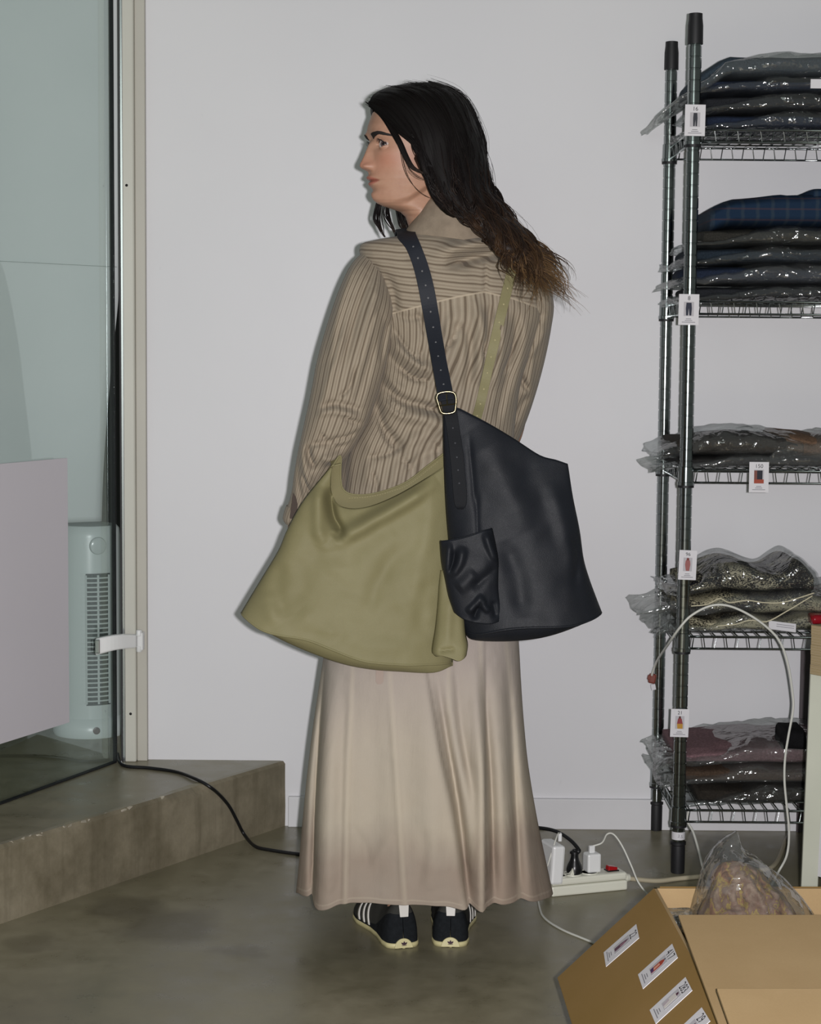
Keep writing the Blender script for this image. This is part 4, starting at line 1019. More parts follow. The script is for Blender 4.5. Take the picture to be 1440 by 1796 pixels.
def sleeve(rows, lst, seed, name='sleeve', n=150, m=120, R=0.078, shift=0.0):
    vs, ph, ctr = loft_pairs(rows, n, m, exp=0.95)
    flat = vs.reshape(-1, 3); px = proj(flat); face = np.clip(np.tile(np.sin(ph), n), 0, 1) ** 0.6
    c = 1.6 * creases(px, lst) + 0.008 * np.abs(fnoise(flat, (13, 13, 7), seed)) + 0.003 * fnoise(flat, (24, 24, 12), seed + 5) + 0.0022 * fnoise(flat, 38, seed + 1)
    end = np.repeat(np.linspace(0, 1, n), m)
    flat[:, 1] -= c * face
    al = np.tile(ph, n) * R + shift + 0.25 * c
    o = mesh(name, flat, grid_faces(n, m, True, True), SHIRT, shirt, attrs={'along': al, 'across': al, 'yoke': np.full(len(flat), -1.0)})
    return o, flat
ls, lsv = sleeve([((636, 444), (690, 505), .060, 3.770), ((624, 454), (694, 532), .074, 3.755), ((610, 474), (694, 556), .080, 3.738), ((592, 515), (690, 578), .078, 3.722),
        ((572, 575), (684, 608), .072, 3.708), ((556, 632), (674, 652), .070, 3.698), ((545, 690), (660, 700), .070, 3.695), ((534, 740), (640, 752), .066, 3.695),
        ((523, 790), (610, 800), .060, 3.70), ((516, 830), (580, 838), .052, 3.712), ((511, 866), (556, 872), .045, 3.728), ((503, 890), (542, 900), .040, 3.73), ((497, 908), (534, 918), .037, 3.73)],
       [([(632, 440), (600, 520), (575, 640)], .008, 9), ([(655, 460), (628, 540), (600, 650)], -.007, 7), ([(668, 478), (650, 560), (630, 650)], .009, 9), ([(688, 560), (676, 582), (668, 640)], -.012, 6),
        ([(655, 600), (640, 660), (620, 720)], -.006, 7), ([(610, 560), (585, 640), (560, 730)], .007, 9), ([(560, 715), (590, 708), (640, 722)], -.009, 5), ([(552, 728), (590, 722), (632, 735)], .007, 6),
        ([(650, 720), (625, 760), (596, 785)], .010, 8), ([(640, 745), (612, 775), (575, 795)], -.011, 7), ([(544, 780), (565, 778), (590, 782)], -.010, 4), ([(544, 778), (540, 792), (546, 812), (556, 824)], -.014, 5),
        ([(560, 800), (580, 806), (600, 800)], .009, 8), ([(530, 780), (534, 820), (545, 862)], .007, 6), ([(522, 800), (524, 850), (530, 890)], -.006, 5), ([(600, 800), (585, 815), (566, 822)], -.008, 5), ([(540, 830), (550, 850), (560, 862)], .006, 6),
        ([(600, 730), (625, 742), (645, 740)], -.012, 3), ([(580, 770), (605, 768), (625, 758)], -.012, 3), ([(560, 760), (572, 772), (590, 775)], -.010, 3), ([(660, 540), (640, 600), (632, 640)], -.008, 3.5), ([(600, 560), (590, 610), (578, 650)], -.003, 3.5), ([(625, 640), (612, 680), (590, 700)], -.008, 3), ([(530, 830), (536, 850), (546, 872)], -.008, 3)], 11.0)
rs, rsv = sleeve([((880, 470), (938, 462), .060, 3.79), ((884, 500), (962, 500), .075, 3.795), ((888, 535), (971, 535), .080, 3.80), ((888, 575), (966, 578), .078, 3.81), ((884, 620), (956, 628), .076, 3.82),
        ((878, 665), (943, 678), .074, 3.83), ((868, 710), (928, 725), .072, 3.85), ((856, 750), (912, 766), .070, 3.87), ((845, 785), (896, 802), .066, 3.90), ((828, 815), (876, 836), .060, 3.94)],
       [([(955, 545), (935, 570), (905, 610)], -.010, 7), ([(960, 570), (945, 600), (925, 630)], .007, 8), ([(905, 640), (915, 665), (930, 690)], -.011, 5), ([(930, 690), (915, 710), (900, 740)], -.007, 6), ([(900, 610), (892, 680), (880, 740)], .008, 8), ([(935, 600), (930, 660), (918, 715)], .006, 8)], 17.0, R=0.072, shift=0.004)
# cuff with a dark slit
cv, cph, _ = loft_pairs([((502, 886), (544, 897), .042, 3.73), ((498, 898), (539, 908), .042, 3.73), ((496, 909), (534, 919), .041, 3.73), ((500, 917), (527, 925), .034, 3.73)], 16, 60, exp=0.95)
cf = cv.reshape(-1, 3); cal = np.tile(cph, 16) * 0.05
cu_ = mesh('cuff', cf, grid_faces(16, 60, True, True), SHIRT, shirt, attrs={'along': cal, 'across': cal, 'yoke': np.full(len(cf), -1.0)})
slv_bvh = BVHTree.FromPolygons([tuple(p) for p in lsv], grid_faces(150, 120, True, True))
def surf(bvh, x, y, off):
    d = ray(x, y).normalized(); h = bvh.ray_cast(CAM, d)
    return (h[0] - d * off) if h[0] is not None else None
slit = [(514, 864), (519, 872), (522, 886), (520, 900), (512, 910), (508, 909), (510, 893), (512, 878)]
sp_ = [(surf(slv_bvh, x, y, 0.004) or P(x, y, 3.685)) for x, y in slit]
ym = min(p.y for p in sp_) - 0.004
MB().prism([P(x, y, ym) for x, y in slit], (0, 0.003, 0)).build('cuff_slit', simple('slit_shade', '#4a3f39', 0.9), shirt)  # shade inside the slit opening, painted as a dark patch
# collar
def band(rows, n, m, mat, name, parent, exp=1.0, thick=0.002, arc=None):
    vs, ph, _ = loft_pairs(rows, n, m, exp=exp)
    fl = vs.reshape(-1, 3); fl[:, 1] -= 0.0025 * fnoise(fl, 30, 3)
    al = fl[:, 2] + 0.3 * fl[:, 0]
    o = mesh(name, fl, grid_faces(n, m, True, True), mat, parent, attrs={'along': al, 'across': al, 'yoke': np.full(len(fl), -1.0)})
    s = o.modifiers.new('thickness', 'SOLIDIFY'); s.thickness = thick; return o
COLLAR = simple('plain_collar_cotton', '#8d8070', 0.9, var=0.12, vscale=60, bump=0.3, bscale=500, spec=0.1)
band([((709, 411), (893, 436), .088, 3.775), ((713, 402), (886, 424), .086, 3.775), ((722, 390), (868, 404), .080, 3.772), ((736, 370), (850, 384), .072, 3.77), ((748, 354), (838, 366), .066, 3.77), ((757, 344), (832, 356), .062, 3.77)], 30, 90, COLLAR, 'collar', shirt)

# ---- skirt
def skirt_mat():
    t = NT('dip_dyed_cotton'); co = t.coord()
    sx = t.node('ShaderNodeSeparateXYZ'); t.link(co, sx.inputs[0])
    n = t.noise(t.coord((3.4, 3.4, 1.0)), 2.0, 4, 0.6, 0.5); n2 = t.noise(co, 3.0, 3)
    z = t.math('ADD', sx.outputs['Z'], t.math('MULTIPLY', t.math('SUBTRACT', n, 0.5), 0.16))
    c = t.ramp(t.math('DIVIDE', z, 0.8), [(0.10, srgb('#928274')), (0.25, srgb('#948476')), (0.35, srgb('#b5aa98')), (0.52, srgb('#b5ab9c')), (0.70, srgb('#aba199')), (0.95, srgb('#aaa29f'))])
    c = t.mix(t.math('MULTIPLY', t.ramp(n2, [(0.45, (0, 0, 0, 1)), (0.7, (1, 1, 1, 1))]), 0.45), c, srgb('#a7a398'))
    w = t.noise(co, 800, 2)
    c = t.mix(t.math('MULTIPLY', w, 0.18), c, srgb('#8f8172'))
    sm = t.attr('seam'); c = t.mix(t.math('MULTIPLY', sm, 0.20), c, srgb('#cfc4ae'))
    t.col(c); t.bump(t.math('ADD', t.math('MULTIPLY', w, 0.15), t.noise(t.coord((60, 60, 8)), 1.0, 4, 0.6)), 0.35, 0.003)
    return t.set(0.9, 0, 0.1).m
SKIRT = skirt_mat()
YK = 3.775
rows = [((615, 880), (888, 885), .125, YK), ((600, 960), (892, 960), .135, YK), ((588, 1040), (900, 1040), .145, YK), ((574, 1120), (908, 1120), .155, YK), ((563, 1190), (912, 1190), .162, YK), ((551, 1270), (917, 1262), .172, YK),
        ((541, 1350), (925, 1340), .182, YK), ((532, 1440), (940, 1430), .194, YK), ((525, 1520), (958, 1516), .206, YK), ((521, 1560), (968, 1560), .212, YK)]
n, m = 190, 360
vs, ph, ctr = loft_pairs(rows, n, m, exp=0.92)
flat = vs.reshape(-1, 3); px = proj(flat); sn = np.tile(np.sin(ph), n); face = np.clip(sn, 0, 1) ** 0.6
tt = np.repeat(np.linspace(0, 1, n), m)
g = np.clip((tt - 0.30) / 0.7, 0, 1)
cr_ = creases(px, [
    ([(572, 1150), (560, 1300), (552, 1440), (547, 1640)], -.030, 7), ([(586, 1140), (580, 1300), (576, 1440), (574, 1640)], .020, 18),
    ([(618, 1160), (610, 1350), (605, 1640)], .006, 6), ([(650, 1180), (655, 1350), (650, 1640)], -.007, 22), ([(684, 1180), (698, 1400), (712, 1640)], .005, 6),
    ([(740, 1150), (752, 1350), (760, 1640)], .012, 26), ([(762, 1160), (785, 1300), (808, 1450), (826, 1640)], -.026, 9), ([(780, 1140), (795, 1290), (822, 1430), (845, 1640)], .010, 14),
    ([(798, 1130), (806, 1260), (830, 1400)], -.012, 9), ([(838, 1120), (836, 1240), (845, 1380), (848, 1640)], .022, 13), ([(842, 1110), (850, 1220), (862, 1400), (866, 1640)], -.020, 9),
    ([(870, 1110), (876, 1300), (888, 1640)], .014, 18), ([(884, 1110), (896, 1260), (915, 1640)], -.016, 9), ([(898, 1120), (908, 1300), (938, 1640)], .010, 12),
    ([(640, 1560), (672, 1500), (690, 1470)], .004, 10), ([(610, 1440), (640, 1500), (650, 1560)], -.004, 9), ([(730, 1580), (745, 1500), (738, 1440)], -.004, 10)])
amp = np.clip((px[:, 1] - 1080) / 260.0, 0.15, 1.0)
for ln_, side_, k_, w_ in (([(572, 1150), (560, 1300), (552, 1440), (547, 1660)], -1, .030, 45), ([(745, 1150), (770, 1300), (800, 1450), (828, 1660)], 1, .022, 40), ([(850, 1110), (852, 1260), (850, 1400), (850, 1660)], 1, .018, 22)):
    d_, _, s_ = polydist(px, catmull(ln_, 20)); cr_ += k_ * np.exp(-d_ / w_) * (s_ == side_) * (1 - np.exp(-d_ / 3.0))
cr_ = 1.15 * cr_ * amp + 0.003 * fnoise(flat, (12, 12, 4), 8.0) + 0.0012 * fnoise(flat, 45, 4.0)
face = np.clip(sn * 3.0, 0, 1)
flat[:, 1] -= cr_ * face
backf = np.clip(-sn, 0, 1) * g
flat[:, 1] += backf * 0.02 * np.sin(np.tile(ph, n) * 13)
# level hem, a little longer on the turned-out folds
hz_ = 0.078 + 0.040 * np.clip(sn, -.2, 1) + 0.002 * np.sin(np.tile(ph, n) * 9 + 1)
z0 = flat[:, 2].copy()
low = np.clip((tt - 0.55) / 0.45, 0, 1) ** 1.5
endz = np.repeat(vs[-1, :, 2][None], n, 0).ravel()
flat[:, 2] += low * (hz_ - endz - 0.35 * cr_ * face)
seamd = np.full(len(flat), 99.0)
px2 = proj(flat)
for ln in ([(620, 1160), (612, 1350), (604, 1640)], [(684, 1180), (698, 1400), (714, 1640)], [(786, 1140), (790, 1290), (818, 1640)], [(842, 1120), (844, 1300), (846, 1640)], [(885, 1110), (905, 1330), (910, 1640)], [(566, 1180), (556, 1380), (548, 1640)]):
    d, _, _ = polydist(px2, catmull(ln, 20)); seamd = np.minimum(seamd, d)
hem = (tt > 0.965) & (tt < 0.975)
seam_a = np.clip(1.2 - seamd / 5.0, 0, 1) * (sn > 0); seam_a[hem] = 0.8
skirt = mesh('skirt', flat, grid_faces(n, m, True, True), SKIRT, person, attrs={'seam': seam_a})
skirt['label'] = 'long cream cotton skirt dyed brown towards the hem'
skirt_bvh = BVHTree.FromPolygons([tuple(p) for p in flat], grid_faces(n, m, True, True))
s_ = skirt.modifiers.new('thickness', 'SOLIDIFY'); s_.thickness = 0.0016
tb = [(660, 1150), (674, 1150), (672, 1196), (668, 1200), (662, 1200), (659, 1196)]
yt = min((surf(skirt_bvh, x, y, 0.003) or P(x, y, 3.6)).y for x, y in tb) - 0.002
MB().prism([P(x, y, yt) for x, y in tb], (0, 0.002, 0)).build('belt_tab', simple('taupe_webbing', '#a39389', 0.9), skirt)

# ---- shoes
SUEDE = simple('black_suede', '#1b1d1f', 0.95, var=0.3, vscale=90, bump=0.5, bscale=700, spec=0.15)
MESHM = simple('dark_grey_mesh_fabric', '#3a3a36', 0.9, var=0.2, vscale=300, bump=0.5, bscale=900, spec=0.1)
t = NT('shoe_upper'); co = t.coord(); n_ = t.noise(co, 700, 2)
t.col(t.mix(t.math('GREATER_THAN', t.attr('suede'), 0.0), t.mix(n_, srgb('#2e2e2b'), srgb('#444440')), t.mix(t.noise(co, 120, 3), srgb('#121416'), srgb('#24272a')))); t.bump(n_, 0.4, 0.001); t.set(0.95, 0, 0.12); UPPER = t.m
SOLE = simple('cream_rubber', '#c6bd8e', 0.5)
STR = simple('white_leather_stripe', '#d2cfc8', 0.5)
EMB = simple('dark_plum_print', '#3a2230', 0.6)
def shoe(heel, ang, mirror, name='shoe'):
    """heel: world point at the back of the sole; ang: direction of the toe from +y towards -x"""
    fw = Vector((-math.sin(ang), math.cos(ang), 0)); sd_ = Vector((math.cos(ang), math.sin(ang), 0))
    def L(a, b, c): return heel + fw * a + sd_ * b + Vector((0, 0, c))
    st = np.concatenate([[0, .004, .010, .018, .028, .04, .055], np.linspace(.075, 1, 36)]); LEN = 0.265
    wid = np.interp(st, [0, .004, .010, .018, .028, .04, .055, .12, .3, .45, .65, .8, .92, 1], [.0006, .012, .0185, .0235, .027, .030, .032, .036, .035, .036, .046, .046, .034, .010])
    cen = np.interp(st, [0, .3, .7, 1], [0, 0.0, 0.008, 0.004]) * (-mirror)
    hgt = np.interp(st, [0, .02, .06, .1, .2, .32, .42, .6, .85, 1], [.074, .082, .087, .088, .078, .072, .076, .062, .045, .020])
    lean = np.interp(st, [0, .1, 1], [0.0, 0.0, 0])
    na = 36; up = []; so = []
    for i, s in enumerate(st):
        a = s * LEN
        for j in range(na):
            an = math.pi * j / (na - 1)
            cx_ = math.copysign(abs(math.cos(an)) ** 0.6, math.cos(an)); sz = math.sin(an) ** 0.55
            tp = 1 - 0.38 * sz ** 2
            up.append(L(a + 0.012 * sz * max(0, 1 - s / .12), cen[i] + cx_ * wid[i] * tp * 1.02, 0.010 + sz * (hgt[i] - 0.010)))
        for j in range(na):
            an = 2 * math.pi * j / na
            so.append(L(a * 1.015 - 0.002, cen[i] + math.cos(an) * (wid[i] + 0.002), 0.005 + (0.005 if math.sin(an) > 0 else -0.005) * min(1, abs(math.sin(an)) * 6)))
    k = len(st)
    sl = np.repeat(st, na); zl = np.array([q.z for q in up]) - heel.z
    su = np.interp(sl, [0, .06, .14, .24, .34, .5], [.066, .067, .060, .040, .024, .016]) - zl
    root = mesh(name, up, grid_faces(k, na), UPPER, person, attrs={'suede': su})
    b = BVHTree.FromPolygons([tuple(p) for p in up], grid_faces(k, na))
    mesh('sole', so, grid_faces(k, na, True) + [tuple(range(na)), tuple(range((k - 1) * na, k * na))], SOLE, root)
    cap = []
    for an in np.linspace(0, math.pi, 24): cap.append(L(-0.0035 + 0.003 * math.sin(an), math.cos(an) * 0.0185, 0.001 + math.sin(an) * 0.0185))
    hc_ = MB().prism(cap, fw * 0.006).build('heel_cap', SOLE, root, bevel=0.001)
    def leaf(cx2, tilt, l, w):
        pts = []
        for t_ in np.linspace(0, 1, 9): pts.append((w * math.sin(math.pi * t_), l * t_))
        for t_ in np.linspace(1, 0, 9)[1:-1]: pts.append((-w * math.sin(math.pi * t_), l * t_))
        return [L(-0.0042, cx2 + x * math.cos(tilt) + z * math.sin(tilt), 0.0075 + z * math.cos(tilt) - x * math.sin(tilt)) for x, z in pts]
    em = MB()
    for tl2 in (-0.85, 0.0, 0.85): em.prism(leaf(0, tl2, 0.0080, 0.0019), -fw * 0.0005)
    em.prism([L(-0.0042, x, z) for x, z in ((-0.005, 0.0062), (0.005, 0.0062), (0.005, 0.0071), (-0.005, 0.0071))], -fw * 0.0005)
    em.build('emblem', EMB, root)
    tbp = [(-0.0085, 0.064), (0.0085, 0.064), (0.011, 0.100), (-0.011, 0.100)]
    MB().prism([L(-0.0035 + (0.006 if z > 0.09 else 0.0), x, z) for x, z in tbp], fw * 0.004).build('heel_tab', STR, root, bevel=0.001)
    for q in range(3):
        rib = []
        for side in (0.0, 0.009):
            for u in np.linspace(0, 1, 12):
                a_ = 0.118 + 0.020 * q + side + 0.022 * u
                z_ = 0.014 + 0.050 * u
                o_ = L(a_, -mirror * 0.12, z_); h = b.ray_cast(o_, sd_ * mirror)
                pt = h[0] if h[0] is not None else L(a_, -mirror * 0.04, z_)
                rib.append(pt - sd_ * mirror * 0.0015)
        r_ = mesh('stripe', rib, grid_faces(2, 12), STR, root); so_ = r_.modifiers.new('t', 'SOLIDIFY'); so_.thickness = 0.0015; so_.offset = 0
    return root
hl_ = G(708, 1664, 0.0); hr_ = G(790, 1662, 0.0)
shoe(hl_ + Vector((0, 0.004, 0)), math.radians(15), 1); shoe(hr_ + Vector((0, 0.004, 0)), math.radians(-1), -1)
# ---- head and body
PSI = math.radians(20)
FW = Vector((-math.cos(PSI), -math.sin(PSI), 0)); LF = Vector((math.sin(PSI), -math.cos(PSI), 0)); UPV = Vector((0, 0, 1))
NT_L = (0.1165, 0.0, 0.076)
HO = P(632, 290, 3.74) - FW * NT_L[0] - UPV * NT_L[2]
def HW(a, b, c): return HO + FW * a + LF * b + UPV * c
KEY = np.array([[.222, .004, -.014, .010], [.2195, .030, -.044, .034], [.212, .052, -.065, .050], [.200, .070, -.080, .062], [.180, .0890, -.093, .0715], [.155, .0975, -.098, .0755], [.139, .1000, -.099, .0755],
    [.126, .0960, -.098, .0738], [.110, .0950, -.096, .0722], [.095, .0950, -.092, .0712], [.08, .0955, -.087, .0695], [.064, .0962, -.080, .0665], [.050, .0955, -.074, .0630], [.036, .0915, -.069, .0590], [.022, .0900, -.066, .0535],
    [.010, .0850, -.064, .0500], [.004, .0790, -.063, .0478], [-.001, .0680, -.062, .0462], [-.006, .0480, -.062, .0455], [-.011, .0300, -.062, .0455], [-.020, .0180, -.063, .0460], [-.04, .010, -.066, .0475], [-.07, .004, -.075, .053], [-.11, -.006, -.090, .062]])
cs = np.concatenate([np.linspace(.222, .205, 12), np.linspace(.203, .150, 28), np.linspace(.149, .0, 165), np.linspace(-.0012, -.02, 16), np.linspace(-.024, -.11, 18)])
NA = 320
u_ = np.linspace(-1, 1, NA, endpoint=False); PHI = np.pi * (0.55 * u_ + 0.45 * u_ ** 3)     # denser in front
EYE = (0.0750, 0.0318, 0.1145); ER = 0.0130
def gs(x, s): return np.exp(-(x / s) ** 2)
hv = np.zeros((len(cs), NA, 3))
lipm = np.zeros((len(cs), NA)); hollow = np.zeros((len(cs), NA), bool)
for i, c in enumerate(cs):
    k = KEY[::-1]; Fa, Ba, S = (np.interp(c, k[:, 0], k[:, q]) for q in (1, 2, 3))
    ac = -0.012 if c > 0.0 else np.interp(c, [-.11, 0], [-.042, -.012])
    fr = np.cos(PHI) >= 0
    ex = np.interp(c, [-.1, 0, .04, .1, .15, .2], [2.0, 2.0, 2.05, 2.25, 2.3, 2.0])
    p_ = 2.0 / ex
    ca = np.sign(np.cos(PHI)) * np.abs(np.cos(PHI)) ** p_; sa = np.sign(np.sin(PHI)) * np.abs(np.sin(PHI)) ** p_
    a = ac + np.where(fr, (Fa - ac), (ac - Ba)) * ca; b = S * sa; ab = np.abs(b)
    cj = np.interp(a, [-.03, -.005, .03, .065, .085], [.060, .042, .018, .006, -.002]); kj = np.clip((cj - c) / .016, 0, 1); kj = kj * kj * (3 - 2 * kj)
    b = b * (1 - .19 * kj * np.clip((c + .018) / .026, 0, 1)); ab = np.abs(b)
    # nose
    N_ = np.interp(c, [.060, .0650, .068, .071, .0745, .080, .084, .095, .112, .128], [0, .002, .011, .0185, .0215, .0212, .0190, .0140, .0068, 0])
    wn = np.interp(c, [.065, .076, .095, .12], [.0120, .0125, .0092, .0088])
    d = N_ * np.exp(-(ab / wn) ** 2.3)
    d += .0085 * gs(ab - .0122, .0052) * gs(c - .0735, .0062)
    d -= .0035 * gs(ab, .012) * gs(c - .128, .008)
    d += .0030 * gs(ab - .028, .018) * gs(c - .1365, .006)
    d -= .0095 * gs(ab - .031, .0150) * gs(c - .1155, .0095)
    d += .0020 * gs(ab - .043, .014) * gs(c - .094, .013)
    d -= .0022 * gs(ab - .040, .014) * gs(c - .060, .016)
    lw_ = np.exp(-(ab / .0215) ** 4)
    d += (.0052 * gs(c - .0525, .0046) + .0056 * gs(c - .0400, .0052)) * np.exp(-(ab / .0215) ** 2.6) - .0038 * gs(c - .0466, .0015) * np.exp(-(ab / .0260) ** 4)
    d += .0018 * gs(c - .0555, .006) * gs(ab, .020) - .0016 * gs(ab, .0035) * gs(c - .0600, .005)
    d -= .0035 * gs(ab, .022) * gs(c - .0300, .0050); d += .0045 * gs(ab, .017) * gs(c - .0155, .0095)
    a = a + np.where(fr, d, 0)
    # eyelids follow the eyeball; the almond between them is sunk
    db = ab - EYE[1]; dc = c - EYE[2]
    R2 = (ER + .0012) ** 2 - db ** 2 - dc ** 2
    ins = (R2 > 0) & fr
    sph = EYE[0] + np.sqrt(np.maximum(R2, 0))
    hi_ = .0082 * (1 - np.clip(np.abs(db / .0152), 0, 1) ** 2.0) + .0012; lo_ = -.0060 * (1 - np.clip(np.abs(db / .0152), 0, 1) ** 2.2) + .0006
    alm = ins & (dc < hi_) & (dc > lo_) & (np.abs(db) < .0150)
    lid = ins & ~alm
    bl = np.clip(R2 / .00006, 0, 1)
    a = np.where(lid, np.maximum(a, sph * bl + a * (1 - bl)), a)
    a = np.where(lid & (dc > hi_) & (dc < hi_ + .0016), a + .0010, a)
    a = np.where(alm, np.minimum(a, sph - .0050), a)
    lipm[i] = np.where(fr, np.clip(1.35 - ((c - .0466) / (.0115 * (1 - .75 * np.clip(ab / .026, 0, 1)) + 1e-4)) ** 2 - (ab / .0255) ** 6, 0, 1) * (c >= .0466) + np.clip(1.35 - ((c - .0466) / (.0120 * (1 - .78 * np.clip(ab / .026, 0, 1)) + 1e-4)) ** 2 - (ab / .0250) ** 6, 0, 1) * (c < .0466), 0)
    hollow[i] = alm
    hv[i, :, 0], hv[i, :, 1], hv[i, :, 2] = a, b, c
flatL = hv.reshape(-1, 3)
HV = np.array(HO) + flatL[:, :1] * np.array(FW) + flatL[:, 1:2] * np.array(LF) + flatL[:, 2:] * np.array(UPV)
hf = grid_faces(len(cs), NA, True) + [tuple(range(NA))[::-1]]
head_bvh = BVHTree.FromPolygons([tuple(p) for p in HV], hf)
# ear (left, towards the camera)
ev = []; en, em_ = 40, 14
for i in range(en):
    t_ = 2 * math.pi * i / en
    rz = 0.031 * (1 if math.sin(t_) > 0 else 0.95); ra = 0.0165 * (1.0 + 0.18 * math.sin(t_))
    for j in range(em_):
        s = j / (em_ - 1)
        q = 1 - s
        rim = 0.013 + 0.005 * math.exp(-((s - 0.16) / 0.12) ** 2) - 0.007 * math.exp(-((s - 0.55) / 0.25) ** 2)
        ev.append(HW(-0.012 + ra * q * math.cos(t_) - 0.004 * math.sin(t_) * -1, 0.0695 + rim * (1 if j else 0.1), 0.112 + rz * q * math.sin(t_)))
ef = grid_faces(en, em_)
ef += [((en - 1) * em_ + j, (en - 1) * em_ + j + 1, j + 1, j) for j in range(em_ - 1)]
# body under the clothes, grown from a skeleton
sv, se, sr = [], [], []
def joint(p, r, par=None):
    sv.append(tuple(p)); sr.append(r)
    if par is not None: se.append((par, len(sv) - 1))
    return len(sv) - 1
pel = joint((.03, 3.785, .93), .105)
w1 = joint((.03, 3.79, 1.06), .085, pel); w2 = joint((.035, 3.785, 1.20), .09, w1); w3 = joint((.04, 3.785, 1.31), .085, w2); nk = joint((.048, 3.785, 1.395), .052, w3); joint((.045, 3.78, 1.43), .048, nk)
def limb(start, pts, rs):
    k = start
    for p, r in zip(pts, rs): k = joint(p, r, k)
    return k
def hand(k, base, dr, side, pm):
    """five fingers rooted in the palm"""
    pk_ = joint(base + dr * 0.055, .022, k)
    for q, (off, ln) in enumerate(((-.024, .062), (-.008, .074), (.008, .070), (.023, .056))):
        kk_ = joint(base + dr * 0.085 + side * off, .0092, pk_)
        kk_ = joint(base + dr * (0.085 + ln * .45) + side * off * 1.05 + pm * .010, .0085, kk_)
        kk_ = joint(base + dr * (0.085 + ln * .95) + side * off * 1.0 + pm * .030, .0070, kk_)
    th_ = joint(base + dr * .040 - side * .030 + pm * .008, .0105, pk_)
    joint(base + dr * .075 - side * .036 + pm * .022, .0090, th_)
shl = joint(P(672, 462, 3.785), .048, w3); el = P(608, 700, 3.70); wrl = P(528, 872, 3.728)
k = limb(shl, [P(645, 570, 3.735), el, (el + wrl) / 2, wrl], [.042, .036, .033, .024])
drl = (wrl - el).normalized(); hand(k, wrl, (drl * .5 + Vector((0, .3, -.8))).normalized(), Vector((.3, .9, .2)).normalized(), Vector((.9, 0, 0)))
shr = joint(P(915, 492, 3.80), .048, w3); er_ = P(888, 770, 3.885); wrr = Vector((P(800, 860, 4.0).x, 4.02, P(800, 860, 4.0).z))
k = limb(shr, [P(910, 620, 3.83), er_, (er_ + wrr) / 2, wrr], [.042, .036, .033, .024])
hand(k, wrr, Vector((-.75, .2, -.3)).normalized(), Vector((.1, .6, -.7)).normalized(), Vector((-.2, -.3, -.3)))
for sx_, hp_ in ((-1, hl_), (1, hr_)):
    hx = .03 + sx_ * .085
    ank = hp_ + Vector((-.013 if sx_ < 0 else 0.0, .050, .098))
    k = limb(pel, [(hx, 3.785, .86), ((hx + ank.x) / 2 + .0, 3.785, .50), ((hx + 3 * ank.x) / 4, 3.765, .32), tuple(ank)], [.085, .056, .050, .024])
    toe = Vector((-math.sin(math.radians(15)), math.cos(math.radians(15)), 0)) if sx_ < 0 else Vector((math.sin(math.radians(5)), 1, 0))
    k = limb(k, [ank + toe * 0.02 + Vector((0, 0, -.050)), ank + toe * .13 + Vector((0, 0, -.062))], [.017, .015])
me = bpy.data.meshes.new('skeleton'); me.from_pydata(sv, se, [])
so_ = bpy.data.objects.new('skeleton', me); COL.objects.link(so_)
md = so_.modifiers.new('skin', 'SKIN'); md.use_smooth_shade = True
for i, r in enumerate(sr):
    me.skin_vertices[0].data[i].radius = (r, r); me.skin_vertices[0].data[i].use_root = (i == 0)
sb = so_.modifiers.new('sub', 'SUBSURF'); sb.levels = 2
bpy.context.view_layer.update()
bme = bpy.data.meshes.new_from_object(so_.evaluated_get(bpy.context.evaluated_depsgraph_get()))
bv_ = [tuple(q.co) for q in bme.vertices]; bf_ = [tuple(q.vertices) for q in bme.polygons]
bpy.data.objects.remove(so_); bpy.data.meshes.remove(bme)
def skin_mat():
    t = NT('skin'); co = t.coord()
    n = t.noise(co, 60, 4)
    c = t.ramp(n, [(0.3, srgb('#ab836d')), (0.7, srgb('#b48d76'))])
    c = t.mix(t.math('MULTIPLY', t.attr('blush'), 0.42), c, srgb('#b46a55'))
    c = t.mix(t.math('MULTIPLY', t.attr('lip'), 0.75), c, srgb('#a3584d'))
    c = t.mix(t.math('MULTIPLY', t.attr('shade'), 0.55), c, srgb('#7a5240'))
    t.col(c); t.bump(t.noise(co, 500, 3), 0.12, 0.001)
    t.set(0.48, 0, 0.4); t.b.inputs['Subsurface Weight'].default_value = 0.08; t.b.inputs['Subsurface Radius'].default_value = (0.012, 0.005, 0.003); t.b.inputs['Subsurface Scale'].default_value = 0.5
    return t.m
la, lb2, lc2 = flatL[:, 0], np.abs(flatL[:, 1]), flatL[:, 2]
front = la > 0.02
blush = (0.75 * gs(lb2 - .048, .020) * gs(lc2 - .088, .020) + 0.8 * gs(lb2, .014) * gs(lc2 - .078, .012) + 0.35 * gs(lb2 - .03, .018) * gs(lc2 - .075, .02) + .25 * gs(lb2, .02) * gs(lc2 - .016, .01)) * front
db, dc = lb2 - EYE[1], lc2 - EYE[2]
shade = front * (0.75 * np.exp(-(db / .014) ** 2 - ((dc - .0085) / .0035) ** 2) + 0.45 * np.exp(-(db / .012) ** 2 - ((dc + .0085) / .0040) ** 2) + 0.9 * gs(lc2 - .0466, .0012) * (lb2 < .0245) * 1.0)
nE, nB = len(ev), len(bv_)
allv = [tuple(p) for p in HV] + ev + bv_
allf = hf + [tuple(i + len(HV) for i in q) for q in ef] + [tuple(i + len(HV) + nE for i in q) for q in bf_]
z_ = np.zeros
body = mesh('body', allv, allf, skin_mat(), person, attrs={
    'lip': np.concatenate([lipm.ravel(), z_(nE + nB)]), 'blush': np.concatenate([blush, np.full(nE, .35), z_(nB)]), 'shade': np.concatenate([np.clip(shade, 0, 1), z_(nE + nB)])})
